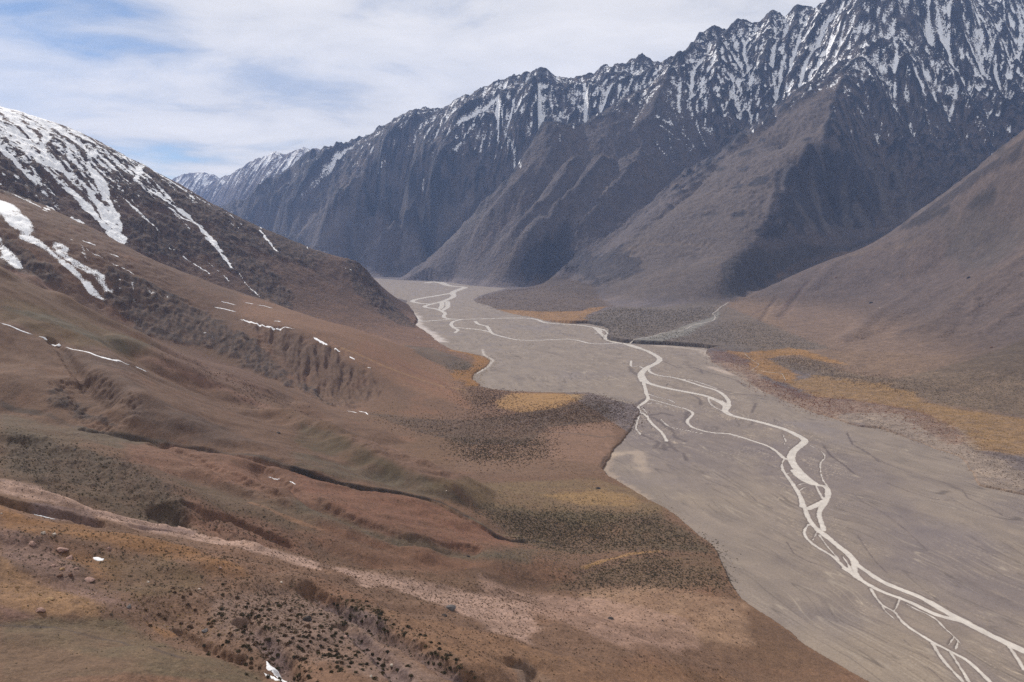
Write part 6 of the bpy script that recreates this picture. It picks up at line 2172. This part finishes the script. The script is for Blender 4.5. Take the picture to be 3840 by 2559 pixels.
# zones: crop, polygon, number, size range (m), material, clump scale, clump threshold, label for the near ones
ZONES = [
    ('CC', [(0, 560), (400, 620), (1000, 720), (1700, 830), (2350, 930), (2350, 1050), (1700, 960), (1000, 900), (400, 800), (0, 700)], 1500, (0.7, 1.9), 'brown', 18, -.2,
     'small brown shrub scattered on the pale pink rib'),
    ('CC', [(0, 830), (400, 800), (750, 900), (900, 1050), (1100, 1200), (1300, 1350), (1500, 1567), (600, 1567), (0, 1300)], 1500, (0.6, 2.0), 'green', 13, -.1,
     'dark shrub in the dense scrub between the grey gullies'),
    ('CC', [(750, 880), (950, 940), (1150, 1000), (1350, 1180), (1600, 1300), (1800, 1400), (1980, 1567), (1850, 1520), (1550, 1350), (1200, 1150), (900, 1000)], 500, (0.8, 2.1), 'green', 8, -.3,
     'dark shrub along the rim of the long grey gully'),
    ('CC', [(1000, 900), (1500, 950), (2350, 1050), (2350, 1500), (1950, 1500), (1500, 1250), (1200, 1050)], 1000, (0.6, 1.7), 'brown', 20, -.1,
     'small brown shrub on the orange slope right of the gully'),
    ('CA', [(0, 80), (400, 120), (900, 330), (1500, 450), (2350, 640), (2350, 720), (1700, 620), (1200, 480), (700, 440), (200, 340), (0, 260)], 900, (0.6, 1.6), 'brown', 12, -.2,
     'small brown shrub on the pink bank at the left'),
    ('CA', [(0, 430), (500, 450), (1200, 520), (1900, 700), (1900, 850), (1300, 900), (900, 1000), (500, 820), (0, 640)], 1300, (0.6, 1.6), 'green', 14, -.05,
     'dark shrub in the rusty grass and rubble at the lower left'),
    ('CA', [(900, 950), (1400, 880), (2350, 820), (2350, 1500), (1900, 1400), (1400, 1200), (1000, 1060)], 1500, (0.5, 1.9), 'brown', 13, -.1,
     'dark shrub on the stony ground in the bottom middle'),
    ('CA', [(600, 1020), (1100, 1050), (1500, 1250), (1400, 1370), (1000, 1200), (700, 1130)], 160, (0.5, 1.3), 'green', 8, -.1, 'dark shrub at the upper rim of the green slope'),
    ('CA', [(0, 1150), (1000, 1300), (1700, 1480), (1500, 1567), (0, 1567)], 26, (0.5, 1.1), 'green', 30, -.5, 'lone dark shrub on the green slope at the bottom left'),
    ('CE', [(0, 200), (800, 380), (1350, 700), (1900, 800), (2350, 1060), (2350, 1190), (1800, 1040), (1300, 930), (900, 850), (0, 560)], 2600, (0.7, 2.2), 'green', 22, -.1,
     'dark shrub on the outcrops above the pink bank'),
    ('CH', [(0, 830), (400, 960), (800, 1060), (1200, 1200), (1000, 1240), (500, 1200), (0, 1120)], 220, (0.6, 1.3), 'brown', 30, 0, 'brown shrub on the orange slope above the pink rib'),
    ('CH', [(1200, 1100), (1800, 1090), (2352, 1060), (2352, 1150), (1800, 1220), (1400, 1200)], 420, (0.8, 1.8), 'dim', 16, -.1, 'grey green shrub on the flat ground'),
    ('C8', [(0, 760), (700, 860), (1100, 910), (1600, 860), (2000, 900), (2352, 1000), (2352, 1567), (1600, 1567), (700, 1300), (300, 1000), (0, 900)], 2200, (0.6, 1.8), 'brown', 26, -.02,
     'brown shrub on the pink slope at the bottom right'),
    ('CA', [(0, 80), (1200, 380), (2350, 640), (3900, 900), (4600, 1500), (2350, 1560), (900, 1100), (0, 1000)], 2600, (0.4, 1.5), 'green', 16, -.1,
     'scattered shrub on the rough lower slope'),
    ('CE', [(0, 100), (900, 330), (2350, 600), (4000, 900), (4000, 1100), (2350, 1180), (1300, 900), (0, 560)], 1500, (0.5, 1.5), 'brown', 24, 0, 'scattered shrub on the banded slope above the pink rib'),
    ('C6', [(150, 240), (620, 214), (950, 312), (900, 325), (700, 270), (560, 266), (700, 400), (1300, 490), (1700, 620), (2352, 720), (2352, 960), (1900, 850), (1500, 660), (1000, 560), (560, 450), (330, 370)],
     5200, (1.0, 2.6), 'grass', 26, -.1, 'tussock'),
    ('C3', [(700, 1293), (1330, 1312), (1520, 1290), (1385, 1403), (1000, 1368), (830, 1332)], 900, (2.0, 4.5), 'grass', 60, -.1, 'tussock'),
    ('CB', [(640, 850), (960, 903), (1030, 940), (945, 1175), (820, 1200), (700, 1060), (900, 960)], 900, (1.4, 3.2), 'grass', 30, -.1, 'tussock'),
    ('C8', [(0, 170), (900, 60), (1700, 200), (2100, 560), (2200, 900), (1200, 950), (300, 800), (0, 500)], 3000, (0.5, 1.4), 'grass', 30, .0, 'tussock'),
    ('CA', [(0, 760), (1400, 1050), (1900, 1300), (900, 1060), (0, 950)], 900, (0.3, 0.9), 'grass', 12, -.1, 'tussock'),
    # dark bands on the fan
    ('C8', [(550, 300), (900, 310), (1500, 340), (1650, 300), (1760, 340), (1760, 420), (1950, 480), (2110, 580), (2130, 640), (1700, 610), (1200, 600), (900, 590), (700, 540), (560, 420)], 5200,
     (1.2, 2.4), 'green', 34, -.22, 'dark bush on the fan'),
    ('C8', [(950, 890), (1000, 810), (1200, 730), (1400, 670), (1600, 625), (1850, 680), (2000, 740), (2200, 740), (2190, 880), (1950, 890), (1500, 850), (1300, 880), (1100, 905)], 3000,
     (1.1, 2.3), 'green', 22, -.1, 'dark bush near the plain'),
    ('C8', [(300, 150), (1000, 170), (1700, 260), (1300, 330), (600, 290), (300, 230)], 700, (0.9, 1.8), 'dim', 30, 0, 'bush'),
    ('C8', [(600, 600), (1100, 620), (1300, 600), (1100, 740), (900, 800), (650, 830)], 500, (0.9, 1.8), 'dim', 20, 0, 'bush'),
    ('CH', [(1250, 770), (1500, 800), (1900, 840), (2352, 860), (2352, 1060), (1900, 1040), (1650, 1000), (1400, 860)], 2600, (1.0, 2.0), 'green', 26, -.15, 'bush'),
    ('CH', [(560, 110), (900, 150), (1300, 120), (1700, 80), (2300, 0), (2352, 150), (1900, 210), (1850, 300), (1300, 320), (1200, 380), (1300, 460), (1850, 420), (1860, 330), (1200, 260),
            (900, 220)], 6000, (1.6, 3.2), 'brown', 40, -.2, 'bush'),
    ('CH', [(1100, 260), (1850, 290), (1900, 400), (1600, 470), (1300, 440), (1180, 350)], 2600, (1.5, 2.8), 'green', 40, -.1, 'bush'),
    ('CH', [(1250, 530), (2000, 480), (2350, 560), (2350, 800), (1500, 760), (1200, 660)], 700, (0.9, 1.9), 'dim', 50, .05, 'bush'),
    ('CB', [(820, 1200), (900, 1195), (1020, 1215), (1250, 1220), (1200, 1260), (1100, 1310), (1080, 1380), (980, 1400), (880, 1400), (860, 1300)], 1500, (2.0, 3.6), 'brown', 40, -.25, 'bush'),
    ('CB', [(700, 1010), (800, 980), (920, 990), (850, 1040), (720, 1062)], 420, (2.0, 3.4), 'green', 30, -.3, 'bush'),
    ('CB', [(1830, 1280), (1920, 1235), (2000, 1260), (2150, 1310), (2290, 1345), (2310, 1480), (1900, 1480), (1500, 1490), (1100, 1480), (850, 1460), (1200, 1400), (1600, 1370)], 3600,
     (1.7, 3.2), 'brown', 36, -.3, 'bush'),
    # far side fans
    ('CZ', [(0, 200), (450, 30), (1400, 70), (2300, 10), (2200, 200), (1800, 280), (1400, 420), (900, 560), (520, 610), (370, 570), (400, 480), (390, 390), (300, 340)], 5200, (3.0, 6.0), 'dim', 70, -.5, 'bush'),
    ('CZ', [(1000, 590), (1700, 420), (2300, 300), (3000, 250), (3700, 560), (4200, 740), (3200, 760), (2353, 730), (1500, 670)], 3600, (2.4, 4.6), 'dim', 60, -.3, 'bush'),
    ('C3', [(535, 1225), (640, 1180), (1000, 1120), (1270, 1070), (1340, 1120), (1560, 1280), (1330, 1312), (1000, 1312), (705, 1295)], 2600, (3.5, 6.5), 'brown', 90, -.3, 'bush'),
    ('C6', [(470, 285), (640, 268), (850, 300), (1000, 370), (1200, 420), (1400, 450), (1700, 540), (1600, 560), (1300, 490), (1000, 440), (800, 385), (600, 330)], 2600, (1.8, 3.4), 'brown', 40, -.5, 'bush'),
    ('C6', [(1400, 460), (1900, 430), (2352, 360), (2352, 700), (1800, 600)], 2200, (1.4, 2.8), 'dim', 50, -.15, 'bush'),
    ('C6', [(1900, 870), (2352, 980), (2352, 1280), (2100, 1230), (2000, 1130), (1900, 1000)], 900, (1.0, 2.0), 'brown', 26, -.1, 'bush'),
    ('C6', [(50, 240), (200, 250), (320, 280), (350, 360), (300, 400), (200, 330), (60, 290)], 500, (2.2, 4.0), 'red', 40, -.2, 'reddish bush'),
    ('C6', [(350, 470), (420, 420), (560, 470), (800, 560), (1050, 590), (1040, 660), (950, 720), (800, 670), (620, 590), (430, 510)], 1700, (1.7, 3.4), 'red', 30, -.25, 'reddish bush'),
    ('C6', [(1050, 590), (1300, 630), (1600, 690), (1850, 810), (1950, 920), (1800, 900), (1650, 840), (1400, 700), (1200, 660)], 1100, (1.3, 2.8), 'red', 30, .0, 'reddish bush'),
    ('C6', [(1150, 700), (1400, 780), (1600, 880), (2000, 1000), (1900, 1010), (1500, 880), (1200, 780)], 260, (1.2, 2.2), 'brown', 16, .1, 'bush'),
    ('C6', [(1000, 300), (1700, 430), (2200, 420), (1600, 300), (1200, 240)], 600, (1.2, 2.4), 'dim', 60, .1, 'bush'),
    # hillside speckle
    ('CL', [(1300, 950), (1700, 1080), (2350, 1330), (2350, 1500), (1900, 1280), (1500, 1120)], 380, (1.4, 3.2), 'brown', 40, .1, 'bush'),
    ('CN', [(0, 1000), (500, 1170), (760, 1400), (500, 1330), (0, 1140)], 160, (1.4, 3.4), 'brown', 40, .1, 'bush'),
]
SH = []        # x, y, size, kind, zone index
for zi, (nm, poly, cnt, (s0_, s1_), kind, csc, cth, lab) in enumerate(ZONES):
    g = PD(nm, poly)
    if len(g) < 3:
        continue
    g = np.array(g)
    jit = min(14.0, 0.45 * csc) * (1.0 + (g[:, 1].mean() > 1500) * 1.5)
    x0, y0 = g.min(0)
    x1, y1 = g.max(0)
    got = 0
    for tries in range(30):
        X_ = rs.uniform(x0, x1, cnt * 2)
        Y_ = rs.uniform(y0, y1, cnt * 2)
        # favour the near part of a zone a little
        k = inside(X_, Y_, g)
        X_, Y_ = X_[k], Y_[k]
        cl = fbm(X_, Y_, csc, 3, 0.6, 150) + rs.normal(0, 0.12, len(X_))
        k = cl > cth
        X_, Y_ = X_[k], Y_[k]
        n_ = min(len(X_), cnt - got)
        X_ = X_ + rs.normal(0, jit, len(X_))
        Y_ = Y_ + rs.normal(0, jit * 1.3, len(X_))
        for a_, b_ in zip(X_[:n_], Y_[:n_]):
            SH.append((a_, b_, s0_ + (s1_ - s0_) * rs.rand() ** 1.7, kind, zi))
        got += n_
        if got >= cnt:
            break
SH = np.array([(a, b, c, e) for a, b, c, d, e in SH])
SK = [ZONES[int(z)][4] for z in SH[:, 3]]
sx, sy = SH[:, 0], SH[:, 1]
hz_ = np.empty(len(SH))
okm = np.empty(len(SH), bool)
for a in range(0, len(SH), 20000):
    hh, sdd = final_height(sx[a:a + 20000].reshape(1, -1), sy[a:a + 20000].reshape(1, -1))
    hz_[a:a + 20000] = hh[0]
    okm[a:a + 20000] = sdd[0] > -30
hz_ = np.where(hz_ < 0.0, 0.0, hz_)
# in the picture?
dd = sy * CP - (hz_ - CAM_H) * SP
uu = 1920 + FS * sx / dd
vv = 1279.5 - FS * (sy * SP + (hz_ - CAM_H) * CP) / dd
infr = (uu > 0) & (uu < 3840) & (vv > 0) & (vv < 2559)
app = np.where(infr, SH[:, 2] / np.hypot(sy, CAM_H - hz_), 0)
order = np.argsort(-app)
order = order[okm[order]]
order = np.array([i for i in order if SK[i] != 'grass'] + [i for i in order if SK[i] == 'grass'])
near_ids = order[:300]
rest = np.array([i for i in order[300:]])
print('shrubs', len(SH), time.time() - T0)
# individual shrubs
protos = {}
for bi, (V_, F_) in enumerate(BIG):
    for kd in ('green', 'brown', 'dim', 'red'):
        me = bpy.data.meshes.new('shrub')
        me.from_pydata(V_.tolist(), [], F_.tolist())
        me.materials.append(SM[kd])
        protos[(bi, kd)] = me
for i in near_ids:
    kd = SK[i]
    zi = int(SH[i, 3])
    o = bpy.data.objects.new('shrub', protos[(i % 6, kd)])
    s = float(SH[i, 2])
    o.location = (float(sx[i]), float(sy[i]), float(hz_[i]) - 0.02 * s)
    o.scale = (s * 0.72, s * 0.72, s * 0.8)
    o.rotation_euler = (0, 0, float(rs.rand() * 6.28))
    o['label'] = ZONES[zi][7]
    o['category'] = 'shrub'
    o['group'] = ZONES[zi][7].replace('lone ', '').replace('shrub', 'shrubs', 1)
    sc.collection.objects.link(o)
# the rest, as cover
for kd, nm_, lab in [('green', 'dark_scrub', 'dark green scrub covering the fan'), ('brown', 'brown_scrub', 'brown scrub covering slopes and fans'),
                     ('dim', 'grey_scrub', 'grey green scrub on the far bank and fan'), ('red', 'red_scrub', 'reddish scrub along the right bank of the plain'),
                     ('grass', 'tussock_grass', 'golden tussock grass on the terrace and meadows')]:
    ids = [i for i in rest if SK[i] == kd]
    if not ids:
        continue
    Vs, Fs = [], []
    off = 0
    ids = np.array(ids)
    for t in range(8):
        sub = ids[t::8]
        V_, F_ = SMALL[t]
        ang = rs.rand(len(sub)) * 6.283
        ca, sa = np.cos(ang)[:, None], np.sin(ang)[:, None]
        s = SH[sub, 2][:, None] * 0.6
        px = (V_[None, :, 0] * ca - V_[None, :, 1] * sa) * s + sx[sub][:, None]
        py = (V_[None, :, 0] * sa + V_[None, :, 1] * ca) * s + sy[sub][:, None]
        pz = V_[None, :, 2] * s * 0.95 + hz_[sub][:, None]
        Vs.append(np.stack([px, py, pz], -1).reshape(-1, 3))
        fo = F_[None] + (np.arange(len(sub)) * len(V_))[:, None, None] + off
        Fs.append(fo.reshape(-1, 3))
        off += len(sub) * len(V_)
    o = new_mesh_object(nm_, np.concatenate(Vs), np.concatenate(Fs), SM[kd], False)
    o['kind'] = 'stuff'
    o['label'] = lab
# loose stones on the rubble ground
SZ = [('CA', [(0, 430), (600, 560), (900, 1000), (1900, 1400), (2350, 1500), (2350, 800), (1500, 760), (900, 620), (0, 420)], 5200, (0.12, 0.5)),
      ('CC', [(0, 560), (1700, 850), (2350, 950), (2350, 1300), (1700, 1250), (1000, 900), (400, 800)], 1500, (0.12, 0.4)),
      ('CC', [(200, 850), (900, 900), (1500, 1400), (1700, 1567), (500, 1567), (0, 1000)], 2600, (0.12, 0.45)),
      ('CE', [(0, 585), (700, 810), (1000, 895), (1900, 1070), (2350, 1210), (2350, 1260), (1400, 1020), (500, 800), (0, 700)], 900, (0.15, 0.45))]
OV = np.array([(1, 0, 0), (-.9, .2, 0), (.1, .9, .1), (-.1, -1, 0), (.15, .1, .75), (0, 0, -.4)], float)
OF = np.array([(0, 2, 4), (2, 1, 4), (1, 3, 4), (3, 0, 4), (2, 0, 5), (1, 2, 5), (3, 1, 5), (0, 3, 5)])
XS, YS, RS_ = [], [], []
for nm, poly, cnt, (a0, a1) in SZ:
    g = np.array(PD(nm, poly))
    X_ = rs.uniform(g[:, 0].min(), g[:, 0].max(), cnt * 4)
    Y_ = rs.uniform(g[:, 1].min(), g[:, 1].max(), cnt * 4)
    k = inside(X_, Y_, g) & (fbm(X_, Y_, 14, 3, 0.6, 160) > -0.05)
    X_, Y_ = X_[k][:cnt], Y_[k][:cnt]
    XS.append(X_)
    YS.append(Y_)
    RS_.append(a0 + (a1 - a0) * rs.rand(len(X_)) ** 3)
XS, YS, RS_ = map(np.concatenate, (XS, YS, RS_))
ZS = ground_z(XS, YS)
ang = rs.rand(len(XS)) * 6.283
ca, sa = np.cos(ang)[:, None], np.sin(ang)[:, None]
px = (OV[None, :, 0] * ca - OV[None, :, 1] * sa) * RS_[:, None] + XS[:, None]
py = (OV[None, :, 0] * sa + OV[None, :, 1] * ca) * RS_[:, None] * 0.8 + YS[:, None]
pz = OV[None, :, 2] * RS_[:, None] + ZS[:, None]
fo = (OF[None] + (np.arange(len(XS)) * 6)[:, None, None]).reshape(-1, 3)
sm_, nt, bs = new_mat('rubble')
nt.links.new(ramp(nt, noise(nt, geo_pos(nt), 0.25, 3, 0.6), [(0.35, tuple(float(q) for q in C(112, 96, 92))), (0.5, tuple(float(q) for q in C(146, 124, 114))), (0.66, tuple(float(q) for q in C(178, 160, 150)))]), bs.inputs['Base Color'])
o = new_mesh_object('loose_stones', np.stack([px, py, pz], -1).reshape(-1, 3), fo, sm_, False)
o['kind'] = 'stuff'
o['label'] = 'loose pinkish grey stones strewn over the lower left slope'
print('done', time.time() - T0)
